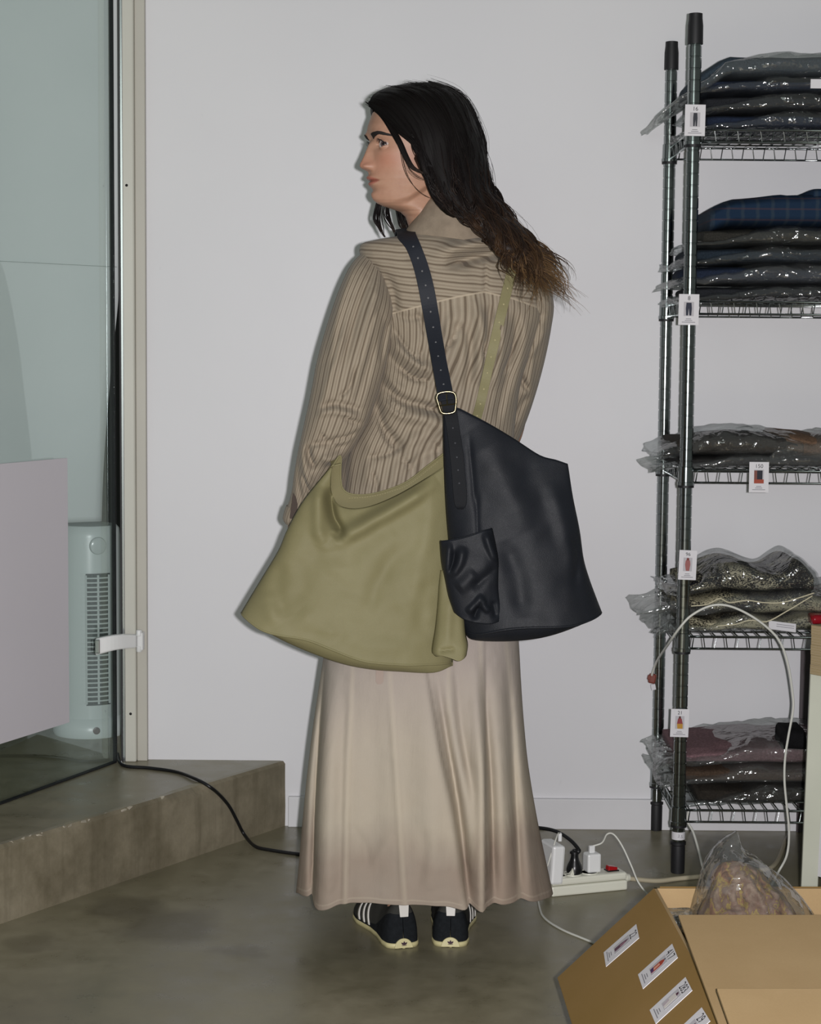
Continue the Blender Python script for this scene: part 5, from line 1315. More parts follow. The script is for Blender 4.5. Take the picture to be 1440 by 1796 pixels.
# eyes
def eye_mat():
    t = NT('eye'); a = t.attr('gaze')
    t.col(t.ramp(a, [(0.0, srgb('#0c0809')), (0.17, srgb('#0c0809')), (0.20, srgb('#4a3a3c')), (0.40, srgb('#5d4a48')), (0.46, srgb('#2a2022')), (0.50, srgb('#b9aea9')), (1.0, srgb('#c4b8b3'))])).set(0.05, 0, 0.6)
    return t.m
EM = eye_mat()
for sgn_ in (1, -1):
    c_ = HW(EYE[0], EYE[1] * sgn_, EYE[2]); gz = (FW * 0.66 + LF * 0.75 + UPV * 0.06).normalized()
    vs = []; ga_ = []
    for i in range(33):
        th = math.pi * i / 32
        for j in range(40):
            an = 2 * math.pi * j / 40; t1 = gz.cross(UPV).normalized(); t2 = t1.cross(gz)
            r_ = ER * (1 + 0.03 * max(0, 1 - th / 0.5))
            vs.append(c_ + (gz * math.cos(th) + (t1 * math.cos(an) + t2 * math.sin(an)) * math.sin(th)) * r_); ga_.append(th / 1.1)
    mesh('eye', vs, grid_faces(33, 40, True), EM, person, attrs={'gaze': np.clip(ga_, 0, 1)})
HAIRD = simple('brow_hair', '#1c1513', 0.7)
def head_at(b, c, off=0.001):
    o_ = HW(0.3, b, c); h = head_bvh.ray_cast(o_, -FW)
    return h[0] + FW * off if h[0] is not None else HW(.09, b, c)
for sgn_ in (1, -1):
    mb = MB(); rr = random.Random(3)
    for k in range(420):
        t_ = rr.random(); b = (.0135 + .036 * t_); c = .1302 + .0068 * math.sin(min(1, t_ * 1.25) * math.pi * 0.55) - .0045 * max(0, t_ - .6) / .4 + rr.uniform(-1, 1) * .0043 * (1 - .65 * t_)
        p0 = head_at(b * sgn_, c, .0003); p1 = head_at((b + .004) * sgn_, c + .0022 * (1 - 1.5 * t_), .0016); p2 = head_at((b + .0078) * sgn_, c + .0028 * (1 - 1.9 * t_), .0012)
        mb.tube([p0, p1, p2], [.0007, .0006, .0002], 4, caps=False)
    mb.build('eyebrow', HAIRD, person, smooth_=True)['kind'] = 'stuff'
    ls_ = MB()
    pts = []
    for u in np.linspace(-1, 1, 15):
        db_ = u * .0145; dc_ = .0082 * (1 - abs(u) ** 2.0) + .0014
        R2 = (ER + .0022) ** 2 - db_ ** 2 - dc_ ** 2
        pts.append(HW(EYE[0] + math.sqrt(max(R2, 1e-6)), (EYE[1] + db_) * sgn_, EYE[2] + dc_))
    ls_.tube(pts, .00085, 5)
    for u, p_ in zip(np.linspace(-1, 1, 15), pts):
        if -0.8 < u: ls_.tube([p_, p_ + FW * .004 + UPV * .0006 + LF * sgn_ * .0015 * u, p_ + FW * .0065 + UPV * .003 + LF * sgn_ * .003 * u], [.0004, .0003, .0001], 4, caps=False)
    ls_.build('eyelashes', HAIRD, person, smooth_=True)['kind'] = 'stuff'
MB().lathe(P(750, 299, 3.672), [(0.0, -.002), (.0016, -.0014), (.002, 0), (.0016, .0014), (0, .002)], 12).build('earring', MAT['gold'], person, smooth_=True)

# ---- hair
def hair_mat():
    t = NT('dark_hair'); tt_ = t.attr('tip'); v_ = t.attr('tone')
    c = t.ramp(tt_, [(0.0, srgb('#0f0c0b')), (0.45, srgb('#151010')), (0.68, srgb('#2c1f17')), (0.85, srgb('#4a3624')), (1.0, srgb('#745a3b'))])
    c = t.mix(t.math('MULTIPLY', v_, 0.45), c, srgb('#0b0908'))
    t.col(c); return t.set(0.5, 0, 0.22).m
HAIR = hair_mat()
GUI = [
 [(650, 186, 3.735), (664, 198, 3.715), (688, 220, 3.690), (708, 238, 3.675), (726, 250, 3.668), (740, 270, 3.664), (754, 298, 3.660), (768, 334, 3.655), (792, 362, 3.648), (830, 388, 3.640), (866, 414, 3.632), (888, 446, 3.625), (898, 486, 3.622), (918, 512, 3.620)],
 [(656, 174, 3.745), (690, 184, 3.708), (722, 222, 3.680), (738, 262, 3.666), (752, 298, 3.658), (774, 338, 3.650), (804, 368, 3.642), (845, 396, 3.630), (880, 436, 3.620), (912, 486, 3.615), (942, 520, 3.615)],
 [(675, 164, 3.755), (722, 176, 3.700), (758, 226, 3.672), (775, 278, 3.660), (792, 325, 3.650), (824, 366, 3.638), (860, 400, 3.622), (895, 442, 3.612), (930, 488, 3.610), (962, 530, 3.615)],
 [(705, 157, 3.765), (760, 172, 3.708), (792, 224, 3.680), (806, 280, 3.668), (822, 330, 3.655), (848, 374, 3.640), (880, 408, 3.628), (915, 448, 3.618), (950, 490, 3.618), (975, 540, 3.628)],
 [(730, 154, 3.775), (790, 172, 3.738), (818, 228, 3.715), (830, 285, 3.702), (842, 335, 3.690), (866, 376, 3.672), (896, 408, 3.655), (930, 448, 3.642), (962, 486, 3.640), (982, 512, 3.645)],
 [(745, 153, 3.785), (802, 176, 3.775), (830, 230, 3.768), (842, 288, 3.760), (856, 342, 3.745), (882, 383, 3.725), (912, 418, 3.700), (943, 454, 3.680), (974, 490, 3.668), (988, 502, 3.665)],
 [(745, 154, 3.80), (800, 178, 3.83), (826, 235, 3.845), (836, 290, 3.84), (850, 342, 3.82), (876, 386, 3.78), (906, 424, 3.74), (938, 462, 3.705), (966, 500, 3.685), (980, 520, 3.68)],
 [(720, 158, 3.815), (770, 180, 3.86), (800, 235, 3.875), (815, 292, 3.87), (835, 345, 3.845), (864, 392, 3.80), (896, 434, 3.75), (925, 474, 3.71), (950, 512, 3.69), (965, 540, 3.68)],
]
NS = 40
GC = np.array([resample(catmull([tuple(P(x, y, Y)) for x, y, Y in g], 80), NS) for g in GUI])     # guides x samples x 3
def guide(u, s):                      # u in guides, s along
    k = np.clip(u, 0, len(GC) - 1.001); i = int(k); f = k - i
    p0, p1 = GC[max(i - 1, 0)], GC[i]; p2, p3 = GC[min(i + 1, len(GC) - 1)], GC[min(i + 2, len(GC) - 1)]
    cpt = 0.5 * (2 * p1 + (-p0 + p2) * f + (2 * p0 - 5 * p1 + 4 * p2 - p3) * f * f + (-p0 + 3 * p1 - 3 * p2 + p3) * f ** 3)
    return cpt
US = np.linspace(0, len(GC) - 1.01, 44)
sheet = np.array([guide(u, None) for u in US])              # 44 x NS x 3
cen_ = np.array(HW(-0.005, 0, 0.12))
# waves of the mass
for i, u in enumerate(US):
    for j in range(NS):
        s = j / (NS - 1)
        sheet[i, j] += (cen_ - sheet[i, j]) * 0.05 * max(0, 1 - s / .4)
        if s > 0.30: sheet[i, j] += (s - 0.30) * np.array([0.012 * math.sin(s * 21 + u * 1.3), 0.022 * math.sin(u * 5 + s * 18), 0.008 * math.sin(s * 19 + u)])
NSH = int(NS * .80)
hsv = sheet[:, :NSH].reshape(-1, 3)
hair = mesh('hair', hsv, grid_faces(44, NSH), HAIR, person, attrs={'tip': np.tile(np.linspace(0, 0.7, NSH), 44), 'tone': np.full(len(hsv), .9)})
hair['label'] = 'long dark wavy hair with lighter brown ends'
sd_m = hair.modifiers.new('thickness', 'SOLIDIFY'); sd_m.thickness = 0.016; sd_m.offset = 1.0
# scalp cap over the crown and the far side
cp = []
for i in range(26):
    c = np.interp(i, [0, 25], [0.2225, 0.10])
    k = KEY[::-1]; Fa, Ba, S = (np.interp(c, k[:, 0], k[:, q]) for q in (1, 2, 3))
    for j in range(60):
        an = 2 * math.pi * j / 60
        fx = math.cos(an); a = -0.012 + ((Fa + .012) if fx > 0 else (-.012 - Ba)) * fx; b = S * math.sin(an)
        lim = np.interp(c, [.10, .14, .165, .185, .20, .2225], [.0, .028, .050, .074, .09, .1])
        if b < 0: lim = lim * 1.0
        a = min(a, lim); gsc = 1.10
        cp.append(HW(a * gsc if a < lim else a, b * gsc, c + .007 if c > .12 else c))
mesh('scalp_hair', cp, grid_faces(26, 60, True) + [tuple(range(60))[::-1]], HAIR, hair, attrs={'tip': np.zeros(len(cp)), 'tone': np.full(len(cp), .8)})
rr = random.Random(11)
def strands(clusters, per, u0, u1, rad, spread, wave, name, s0=0.0, s1=1.0, lift=(0.0, 0.006), npt=34, tipflare=0.0, frq=(20, 27)):
    """wavy locks: every cluster shares one wave, its hairs fan out a little towards the tip"""
    V = []; Fc = []; T = []; TO = []
    sides = 4
    for k in range(clusters):
        u = u0 + (u1 - u0) * (k + rr.random()) / clusters; cpt = guide(u, None)
        phs, fr_, am = rr.uniform(0, 6.28), rr.uniform(*frq), wave * rr.uniform(.6, 1.4); ph2 = phs + 1.57 + rr.uniform(-.4, .4)
        lf = rr.uniform(*lift); ctone = rr.random(); fl_ = np.array([rr.gauss(.25, 1), rr.gauss(-.3, .5), rr.gauss(-.2, 1)]) * tipflare
        cend = s1 - abs(rr.gauss(0, .06))
        for h_ in range(per):
            a0 = rr.uniform(0, 0.10) if s0 == 0 else s0 + rr.uniform(-.06, .06); a1 = cend - abs(rr.gauss(0, .03))
            ts = np.linspace(max(0, a0), min(1.0, max(a0 + .2, a1)), npt)
            idx = ts * (NS - 1); i0 = np.clip(idx.astype(int), 0, NS - 2); f = (idx - i0)[:, None]
            path = cpt[i0] * (1 - f) + cpt[i0 + 1] * f
            gr = np.clip((ts - .16) / .5, 0, 1)[:, None]
            outv = path - cen_; outv[:, 2] *= 0.5
            outv /= np.linalg.norm(outv, axis=1)[:, None] + 1e-9
            k2 = np.clip((ts - .3) / .25, 0, 1)[:, None]
            outv = outv * (1 - .65 * k2) + k2 * np.array([0.05, -.9, .1])
            w = np.stack([np.sin(ts * fr_ + phs), .8 * np.sin(ts * fr_ + ph2), .55 * np.cos(ts * fr_ + phs)], 1)
            jit = np.array([rr.gauss(0, spread), rr.gauss(0, spread * .7), rr.gauss(0, spread)])
            path = path + outv * (lf + .4 * spread * rr.random()) + w * am * (gr * .9 + .06) + jit * (gr * 1.0 + .35)
            path = path + np.clip(ts - .78, 0, 1)[:, None] * (fl_ + tipflare * .6 * np.array([rr.gauss(0, 1), rr.gauss(0, .6), rr.gauss(0, 1)]))
            prof = rad * rr.uniform(.6, 1.3) * np.interp(np.linspace(0, 1, npt), [0, .06, .7, 1], [.5, 1, .85, .10])
            tone = np.clip(ctone + rr.uniform(-.25, .25), 0, 1)
            base = len(V); tn = np.gradient(path, axis=0); tn /= np.linalg.norm(tn, axis=1)[:, None] + 1e-9
            n1 = np.cross(tn, np.array([0.3, -0.9, 0.3])); n1 /= np.linalg.norm(n1, axis=1)[:, None] + 1e-9; n2 = np.cross(tn, n1)
            for q in range(npt):
                for j in range(sides):
                    an = 2 * math.pi * j / sides
                    V.append(tuple(path[q] + (n1[q] * math.cos(an) + .6 * n2[q] * math.sin(an)) * prof[q])); T.append(ts[q] + .22 * (.5 - tone)); TO.append(tone)
            Fc += grid_faces(npt, sides, True, base=base)
    o = mesh(name, V, Fc, HAIR, hair, attrs={'tip': np.clip(T, 0, 1), 'tone': TO}); o['kind'] = 'stuff'; return o
strands(80, 11, 0.0, 5.7, .0019, .0026, .0100, 'hair_locks', lift=(0.000, 0.010), s1=.86)
strands(70, 6, 0.0, 5.8, .0010, .0040, .0095, 'hair_strands', lift=(0.003, 0.015), s1=.92)
strands(120, 1, 0.0, 5.5, .00032, .006, .012, 'flyaway_hairs', lift=(0.006, 0.020), tipflare=.10)
strands(30, 14, 0.1, 5.6, .0015, .0022, .0160, 'tip_curls', s0=.50, lift=(0.0, 0.016), tipflare=.10, frq=(24, 34))
# front locks: one curving below the ear, fine wisps, and the locks hanging on the far side
def locks(defs, name, seed):
    r2 = random.Random(seed); mb = MB(); T = []
    for pts, nst, rad, sp in defs:
        base = resample(catmull([tuple(P(x, y, Y)) for x, y, Y in pts], 60), 26)
        for k in range(nst):
            off = np.array([r2.gauss(0, sp), r2.gauss(0, sp * .6), r2.gauss(0, sp)]); ph_ = r2.uniform(0, 6.28)
            t_ = np.linspace(0, 1, 26)[:, None]
            w = np.concatenate([np.sin(t_ * 9 + ph_), np.cos(t_ * 8 + ph_) * .5, np.sin(t_ * 10 + ph_) * .3], 1) * sp * .6
            p_ = base + off * np.sin(np.pi * np.clip(t_ * .9 + .08, 0, 1)) + w * t_
            b0 = len(mb.v); mb.tube([Vector(q) for q in p_], list(rad * r2.uniform(.6, 1.2) * np.interp(t_[:, 0], [0, .1, .75, 1], [.6, 1, .8, .15])), 4, caps=False)
            T += list(np.repeat(np.clip(t_[:, 0] * .7, 0, 1), 4))
    o = mesh(name, mb.v, mb.f, HAIR, hair, attrs={'tip': T, 'tone': np.full(len(mb.v), .4)}); o['kind'] = 'stuff'
locks([([(652, 186, 3.73), (676, 210, 3.70), (698, 246, 3.676), (710, 272, 3.668), (722, 292, 3.662), (742, 303, 3.658), (764, 306, 3.655)], 46, .0017, .0024),
       ([(690, 230, 3.69), (706, 268, 3.672), (715, 296, 3.664), (735, 312, 3.660), (762, 318, 3.655)], 5, .0005, .0022),
       ([(700, 250, 3.68), (712, 300, 3.668), (730, 330, 3.662), (752, 346, 3.655), (775, 350, 3.65)], 3, .0004, .002),
       ([(722, 218, 3.685), (724, 250, 3.672), (738, 280, 3.664), (755, 296, 3.658)], 9, .0006, .003)], 'face_lock', 4)
locks([([(672, 330, 3.83), (664, 362, 3.84), (660, 386, 3.835), (668, 404, 3.83), (676, 416, 3.82)], 16, .0013, .0035),
       ([(690, 335, 3.83), (678, 365, 3.84), (684, 390, 3.83), (694, 412, 3.825)], 16, .0013, .004),
       ([(705, 340, 3.83), (698, 362, 3.835), (704, 388, 3.83), (712, 408, 3.82)], 22, .0016, .005),
       ([(720, 345, 3.82), (716, 365, 3.83), (716, 388, 3.83), (720, 405, 3.82)], 18, .0018, .005)], 'far_side_locks', 8)
locks([([(654, 184, 3.755), (656, 198, 3.79), (664, 230, 3.83), (674, 290, 3.86), (682, 345, 3.85)], 60, .0022, .003)], 'far_front_lock', 9)
# ------------------------------------------------------------------ bags
def leather(name, c, c2, rough=0.42, bs=420, bst=0.25, spec=0.5):
    t = NT(name); co = t.coord()
    n = t.noise(co, 7, 4, 0.55)
    t.col(t.ramp(n, [(0.3, srgb(c)), (0.7, srgb(c2))]))
    v = t.node('ShaderNodeTexVoronoi', feature='DISTANCE_TO_EDGE'); v.inputs['Scale'].default_value = bs; t.link(co, v.inputs['Vector'])
    h = t.math('ADD', t.math('MINIMUM', v.outputs['Distance'], 0.3), t.math('MULTIPLY', t.noise(co, 60, 3), 0.5))
    t.bump(h, bst, 0.002); return t.set(rough, 0, spec).m
OL = leather('olive_leather', '#7d7755', '#86805e', 0.60, 380, 0.20, 0.28)
OLI = leather('olive_leather_inside', '#766f4e', '#7f7856', 0.65, 380, 0.20, 0.25)
BK = leather('navy_black_leather', '#1a1c21', '#1f2228', 0.52, 420, 0.22, 0.22)
THO = simple('olive_thread', '#a89f78', 0.8); THB = simple('black_thread', '#30333a', 0.8)

def coons(top, bot, left, right, n, m):
    """photo-position grid: n rows top to bottom, m columns left to right"""
    T, B = smooth(top, m), smooth(bot, m); L, R = smooth(left, n), smooth(right, n)
    u = np.linspace(0, 1, m)[None, :, None]; v = np.linspace(0, 1, n)[:, None, None]
    T, B, L, R = T[None], B[None], L[:, None], R[:, None]
    return (1 - v) * T + v * B + (1 - u) * L + u * R - ((1 - u) * (1 - v) * T[:, :1] + u * (1 - v) * T[:, -1:] + (1 - u) * v * B[:, :1] + u * v * B[:, -1:])
def panel_mesh(name, grid, Y0, depth, mat, parent, lst=(), nz=0.002, seed=0.0, thick=0.002, sign=-1, ns=(9, 9, 9)):
    n, m, _ = grid.shape
    u = np.linspace(0, 1, m)[None, :]; v = np.linspace(0, 1, n)[:, None]
    D = depth(u, v) + 0 * u * v
    g = grid.reshape(-1, 2)
    Yv = (Y0(u, v) + 0 * u * v).ravel() if callable(Y0) else np.full(n * m, Y0)
    co = np.array([P(x, y, Y) for (x, y), Y in zip(g, Yv)])
    disp = D.ravel() + (creases(g, lst) if len(lst) else 0)
    edge = (np.minimum(u, 1 - u) * 8).clip(0, 1) * np.ones_like(v)
    disp = disp + nz * fnoise(co, ns, seed) * edge.ravel() + nz * .35 * fnoise(co, 34, seed + 2) * edge.ravel()
    co[:, 1] += sign * disp
    o = mesh(name, co, grid_faces(n, m, flip=(sign > 0)), mat, parent)
    s = o.modifiers.new('thickness', 'SOLIDIFY'); s.thickness = thick; s.offset = -1
    return o, co.reshape(n, m, 3)
def stitches(px, bvh, mat, parent, step=5.0, ln=3.0, rad=.0006, off=.0012, name='stitching'):
    p = resample(catmull(px, 80) if len(px) > 2 else px, 400); L = np.concatenate([[0], np.cumsum(np.linalg.norm(np.diff(p, axis=0), axis=1))])
    mb = MB(); s = 0.0
    while s + ln < L[-1]:
        q = [[np.interp(s + k, L, p[:, 0]), np.interp(s + k, L, p[:, 1])] for k in (0, ln)]
        w = [surf(bvh, x, y, off) for x, y in q]
        if w[0] is not None and w[1] is not None and (w[0] - w[1]).length < 0.02: mb.tube(w, rad, 4)
        s += step
    if mb.v:
        o = mb.build(name, mat, parent); o['kind'] = 'stuff'; return o
def bvh_of(grids):
    v = []; f = []
    for g in grids:
        n, m, _ = g.shape; f += grid_faces(n, m, base=len(v)); v += [tuple(q) for q in g.reshape(-1, 3)]
    return BVHTree.FromPolygons(v, f)
def ribbon(name, pairs, mat, parent, thick=.003, n=60):
    """pairs of world points (left, right); a flat strap with thickness"""
    a = catmull(np.array([[*l, *r] for l, r in pairs]), n)
    vs = []
    for i, q in enumerate(a):
        l, r = Vector(q[:3]), Vector(q[3:])
        t_ = Vector(a[min(i + 1, n - 1)][:3]) - Vector(a[max(i - 1, 0)][:3]); w = (r - l).normalized(); nn = t_.cross(w).normalized()
        vs += [l - nn * thick / 2, r - nn * thick / 2, r + nn * thick / 2, l + nn * thick / 2]
    o = mesh(name, vs, grid_faces(n, 4, True) + [(3, 2, 1, 0), (4 * n - 4, 4 * n - 3, 4 * n - 2, 4 * n - 1)], mat, parent, smooth_=False)
    b = o.modifiers.new('bevel', 'BEVEL'); b.width = .0007; b.segments = 2; b.limit_method = 'ANGLE'
    return o, a
def seam_tube(row, r, mat, parent, name='piping', dy=-0.001):
    return MB().tube([Vector(p) + Vector((0, dy, 0)) for p in row], r, 8).build(name, mat, parent, smooth_=True)

# ---- olive bag
olive = empty('shoulder_bag', P(620, 1150, 3.55)); tag(olive, 'olive leather shoulder bag worn across the back, open at the top', 'bag')
YO = 3.600
o_left = [(581, 820), (556, 850), (530, 884), (505, 930), (490, 965), (460, 1015), (440, 1048), (424, 1075)]
o_top = [(581, 820), (579, 845), (580, 866), (590, 884), (615, 892), (650, 888), (690, 872), (730, 850), (786, 815)]
o_right = [(786, 815), (790, 880), (794, 960), (796, 1060), (793, 1110), (792, 1160)]
o_seam = [(424, 1075), (470, 1100), (540, 1113), (590, 1131), (640, 1149), (700, 1156), (750, 1158), (792, 1160)]
o_low = [(424, 1077), (478, 1114), (540, 1143), (600, 1164), (650, 1174), (700, 1178), (760, 1180), (793, 1168)]
o_far = [(583, 818), (597, 800), (597, 838), (602, 860), (622, 869), (660, 866), (710, 848), (750, 818), (786, 790)]
gf = coons(o_top, o_seam, o_left, o_right, 110, 150)
def o_depth(u, v):
    e = np.clip(1 - np.abs(2 * u - 1) ** 3.2, 0, 1) ** 0.55
    return e * (0.012 + 0.058 * np.clip(v, 0, 1) ** 0.7)
of, ofg = panel_mesh('front_panel', gf, YO, o_depth, OL, olive, [
    ([(579, 850), (580, 880), (586, 908), (598, 930), (585, 944)], -.034, 9), ([(562, 850), (560, 890), (562, 930), (575, 950)], .012, 12),
    ([(572, 950), (610, 934), (660, 906), (710, 878), (770, 838)], .021, 13), ([(610, 915), (660, 890), (710, 862), (760, 832)], -.008, 11),
    ([(560, 950), (540, 1000), (520, 1060)], -0.0050, 22), ([(590, 960), (600, 1040), (590, 1110)], 0.0055, 42), ([(700, 930), (650, 980), (630, 1040)], 0.0044, 19), ([(720, 950), (672, 1000), (650, 1070)], -0.0050, 16),
    ([(760, 880), (740, 960), (725, 1060)], 0.0044, 16), ([(745, 1000), (738, 1060), (742, 1120)], -0.0044, 16), ([(500, 980), (490, 1030), (505, 1080)], -0.0055, 16), ([(475, 1030), (478, 1060), (490, 1090)], 0.0039, 14),
    ([(530, 1060), (560, 1090), (600, 1105)], 0.0039, 16), ([(520, 900), (505, 950), (490, 1000)], 0.0033, 19), ([(600, 1110), (660, 1122), (720, 1124)], 0.0033, 14)], nz=.0065, seed=4.0)
gb_ = coons(o_far, o_low, [(583, 818), (556, 850), (530, 884), (505, 930), (490, 965), (460, 1015), (440, 1048), (424, 1077)], [(786, 790), (790, 880), (794, 960), (796, 1060), (793, 1168)], 80, 90)
ob, obg = panel_mesh('back_panel', gb_, YO + .002, lambda u, v: np.clip(1 - np.abs(2 * u - 1) ** 3, 0, 1) ** .6 * (.020 + .012 * v), OLI, olive, nz=.002, seed=6.0, sign=1)
# base panel between the two lower edges
def base_panel(frow, brow, low, Yc, mat, parent, m):
    lowp = smooth(low, m); e = np.clip(1 - np.abs(np.linspace(-1, 1, m)) ** 4, 0, 1)
    mid = np.array([P(x, y, fy + .022 * k) for (x, y), fy, k in zip(lowp, frow[:, 1], e)])
    bk_ = resample(brow, m) + np.array([0, 0, .012]) * e[:, None]
    rows_ = []
    for t_ in np.linspace(0, 1, 7): rows_.append(frow * (1 - t_) + mid * t_ + np.array([0, -.004, 0]) * math.sin(math.pi * t_) * e[:, None])
    for t_ in np.linspace(0, 1, 6)[1:]: rows_.append(mid * (1 - t_) + bk_ * t_)
    r_ = np.array(rows_); mesh('base_panel', r_.reshape(-1, 3), grid_faces(len(rows_), m), mat, parent)
base_panel(ofg[-1], obg[-1], o_low, YO, OL, olive, 150)
seam_tube(ofg[-1], .0024, OL, olive, dy=-.0005)
ro_ = [ofg[0] + np.array([0, -.0008, 0])]
MB().tube([Vector(p) for p in ofg[0]], .0018, 6).build('rim_edge', OL, olive, smooth_=True); MB().tube([Vector(p) for p in obg[0]], .0018, 6).build('rim_edge', OL, olive, smooth_=True)
ob_bvh = bvh_of([ofg]); obk_bvh = bvh_of([obg])
stitches([(600, 897), (630, 899), (660, 893), (700, 875), (740, 852), (775, 828)], ob_bvh, THO, olive, 4.5, 2.8)
stitches([(612, 874), (650, 871), (690, 861), (720, 848), (770, 808)], obk_bvh, THO, olive, 4.5, 2.8)
stitches([(745, 870), (742, 900), (738, 960), (733, 1020), (728, 1070), (725, 1108)], ob_bvh, THO, olive, 4.5, 2.8)
stitches([(722, 1109), (680, 1110), (640, 1108), (600, 1105)], ob_bvh, THO, olive, 4.5, 2.8)
stitches([(472, 1000), (466, 1018), (460, 1040)], ob_bvh, THO, olive, 4.5, 2.8)
stitches([(436, 1082), (490, 1100), (540, 1107), (590, 1124), (640, 1141), (700, 1149), (760, 1151)], ob_bvh, THO, olive, 4.5, 2.6)
# faint blind-stamped mark
for i, (x, y, dx, dy) in enumerate(((546, 1028, 0, -6), (549, 1025, 3, 4), (552, 1028, 0, -6), (560, 1018, 1, 6), (563, 1017, 1, 6), (566, 1017, 1, 6), (558, 1030, 5, 3), (566, 1034, 4, -3), (573, 1026, 0, 6), (577, 1026, 2, 6), (598, 1030, 2, -4))):
    a_, b_ = surf(ob_bvh, x, y, .0002), surf(ob_bvh, x + dx, y + dy, .0002)
    if a_ and b_: MB().tube([a_, b_], .0005, 4).build('stamped_mark', OLI, olive)
# side pocket
op_l = [(774, 1000), (771, 1030), (769, 1060), (765, 1100), (759, 1140), (764, 1148)]; op_r = [(800, 1000), (806, 1040), (812, 1080), (815, 1110), (819, 1130), (817, 1147)]
pg = coons([(774, 1000), (786, 998), (800, 1000)], [(764, 1148), (775, 1146), (790, 1150), (805, 1155), (817, 1147)], op_l, op_r, 50, 40)
op, opg = panel_mesh('side_pocket', pg, lambda u, v: 3.560 - .030 * v, lambda u, v: np.clip(1 - np.abs(2 * u - 1) ** 4, 0, 1) ** .5 * (.012 + .02 * v), OL, olive, [([(768, 1139), (780, 1136), (800, 1134)], -.006, 4), ([(790, 1040), (786, 1090), (784, 1130)], .004, 8)], nz=.002, seed=9)
opr = opg[-1]; bk = opr + np.array([0, .05, .004]); mesh('pocket_base', np.vstack([opr, bk]), grid_faces(2, 40), OL, op)
op_bvh = bvh_of([opg]); stitches([(777, 1002), (774, 1040), (771, 1080), (766, 1120)], op_bvh, THO, olive, 4.5, 2.8)
# strap of the olive bag over the back to the right shoulder, and on round the front
def on_back(x, y, off): return surf(torso_bvh, x, y, off)
prs = []
for (xl_, yl_, xr_, yr_) in ((889, 474, 906, 480), (880, 510, 897, 515), (868, 560, 885, 564), (856, 610, 873, 614), (846, 655, 862, 660), (836, 700, 852, 705), (826, 735, 842, 741), (806, 780, 824, 790), (784, 808, 800, 822)):
    l, r = on_back(xl_, yl_, .006), on_back(xr_, yr_, .006)
    yy_ = min(l.y if l else 9, r.y if r else 9)
    if yl_ > 700: yy_ = min(yy_, np.interp(yl_, [700, 808], [yy_, YO - .006]))
    prs.append((tuple(P(xl_, yl_, yy_)), tuple(P(xr_, yr_, yy_))))
top0 = Vector(prs[0][0]); prs = [((top0.x + .020, 3.80, 1.395), (top0.x + .042, 3.80, 1.388)), ((top0.x + .016, 3.74, 1.402), (top0.x + .036, 3.74, 1.395)), ((top0.x + .010, 3.69, 1.385), (top0.x + .030, 3.69, 1.378))] + prs
st_o, sa_ = ribbon('strap', prs, OL, olive, .0034, 90)
hole = MB()
for k in range(26, 80, 5):
    q = sa_[k]; c_ = (Vector(q[:3]) + Vector(q[3:])) / 2; hole.lathe(c_ + Vector((0, -.0024, 0)), [(0, -.0004), (.0014, -.0004), (.0016, 0), (0, .0006)], 8, Matrix.Rotation(math.pi / 2, 3, 'X'))
ho = hole.build('strap_holes', THO, olive); ho['kind'] = 'stuff'
# the strap's other end runs under the arm and across the chest
fr_p = [P(590, 818, YO + .01), Vector((P(585, 790, 3.70).x, 3.70, P(585, 790, 3.7).z)), Vector((-.145, 3.80, 1.06)), Vector((-.10, 3.915, 1.12)), Vector((.03, 3.935, 1.22)), Vector((.14, 3.91, 1.33)), Vector((.20, 3.86, 1.385)), Vector((.215, 3.80, 1.392))]
ribbon('strap', [(tuple(q + Vector((-.009, 0, 0))), tuple(q + Vector((.009, 0, .004)))) for q in fr_p], OL, olive, .0034, 60)

# ---- black bag
black = empty('shoulder_bag', P(900, 1120, 3.52)); tag(black, 'black leather shoulder bag with a gold buckle hanging on the right', 'bag')
YK2 = 3.560
k_top = [(779, 716), (800, 716), (826, 728), (860, 746), (900, 770), (945, 799), (975, 808), (995, 815)]
k_left = [(779, 716), (780, 800), (783, 880), (788, 945), (795, 1010), (804, 1070), (812, 1104)]
k_right = [(995, 815), (1003, 870), (1015, 930), (1022, 980), (1032, 1015), (1044, 1048), (1054, 1074)]
k_seam = [(812, 1104), (836, 1106), (880, 1096), (920, 1092), (960, 1091), (1000, 1089), (1030, 1082), (1054, 1074)]
k_low = [(814, 1108), (830, 1122), (880, 1125), (930, 1122), (970, 1114), (1010, 1100), (1035, 1088), (1054, 1076)]
gk = coons(k_top, k_seam, k_left, k_right, 110, 110)
def k_depth(u, v):
    e = np.clip(1 - np.abs(2 * u - 1) ** 3.0, 0, 1) ** 0.6
    return e * (0.008 + 0.062 * np.clip(v, 0, 1) ** 0.8)
kf, kfg = panel_mesh('front_panel', gk, YK2, k_depth, BK, black, [
    ([(830, 745), (880, 830), (930, 930)], .010, 34), ([(900, 790), (940, 880), (985, 970)], -.005, 30), ([(960, 840), (990, 930), (1010, 1010)], .006, 18), ([(880, 940), (905, 1010), (915, 1080)], -.007, 18),
    ([(1000, 930), (1010, 970), (1005, 1030)], -.006, 8), ([(838, 860), (836, 900), (838, 950)], -.003, 4), ([(822, 760), (828, 830), (834, 900)], -.004, 5)], nz=.004, seed=14.0, ns=(8, 8, 5))
gkb = coons(k_top, k_low, [(779, 716), (780, 800), (783, 880), (788, 945), (795, 1010), (804, 1070), (814, 1108)], k_right[:-1] + [(1054, 1076)], 60, 70)
kb, kbg = panel_mesh('back_panel', gkb, YK2 + .002, lambda u, v: np.clip(1 - np.abs(2 * u - 1) ** 3, 0, 1) ** .6 * (.010 + .016 * v), BK, black, nz=.002, seed=16.0, sign=1)
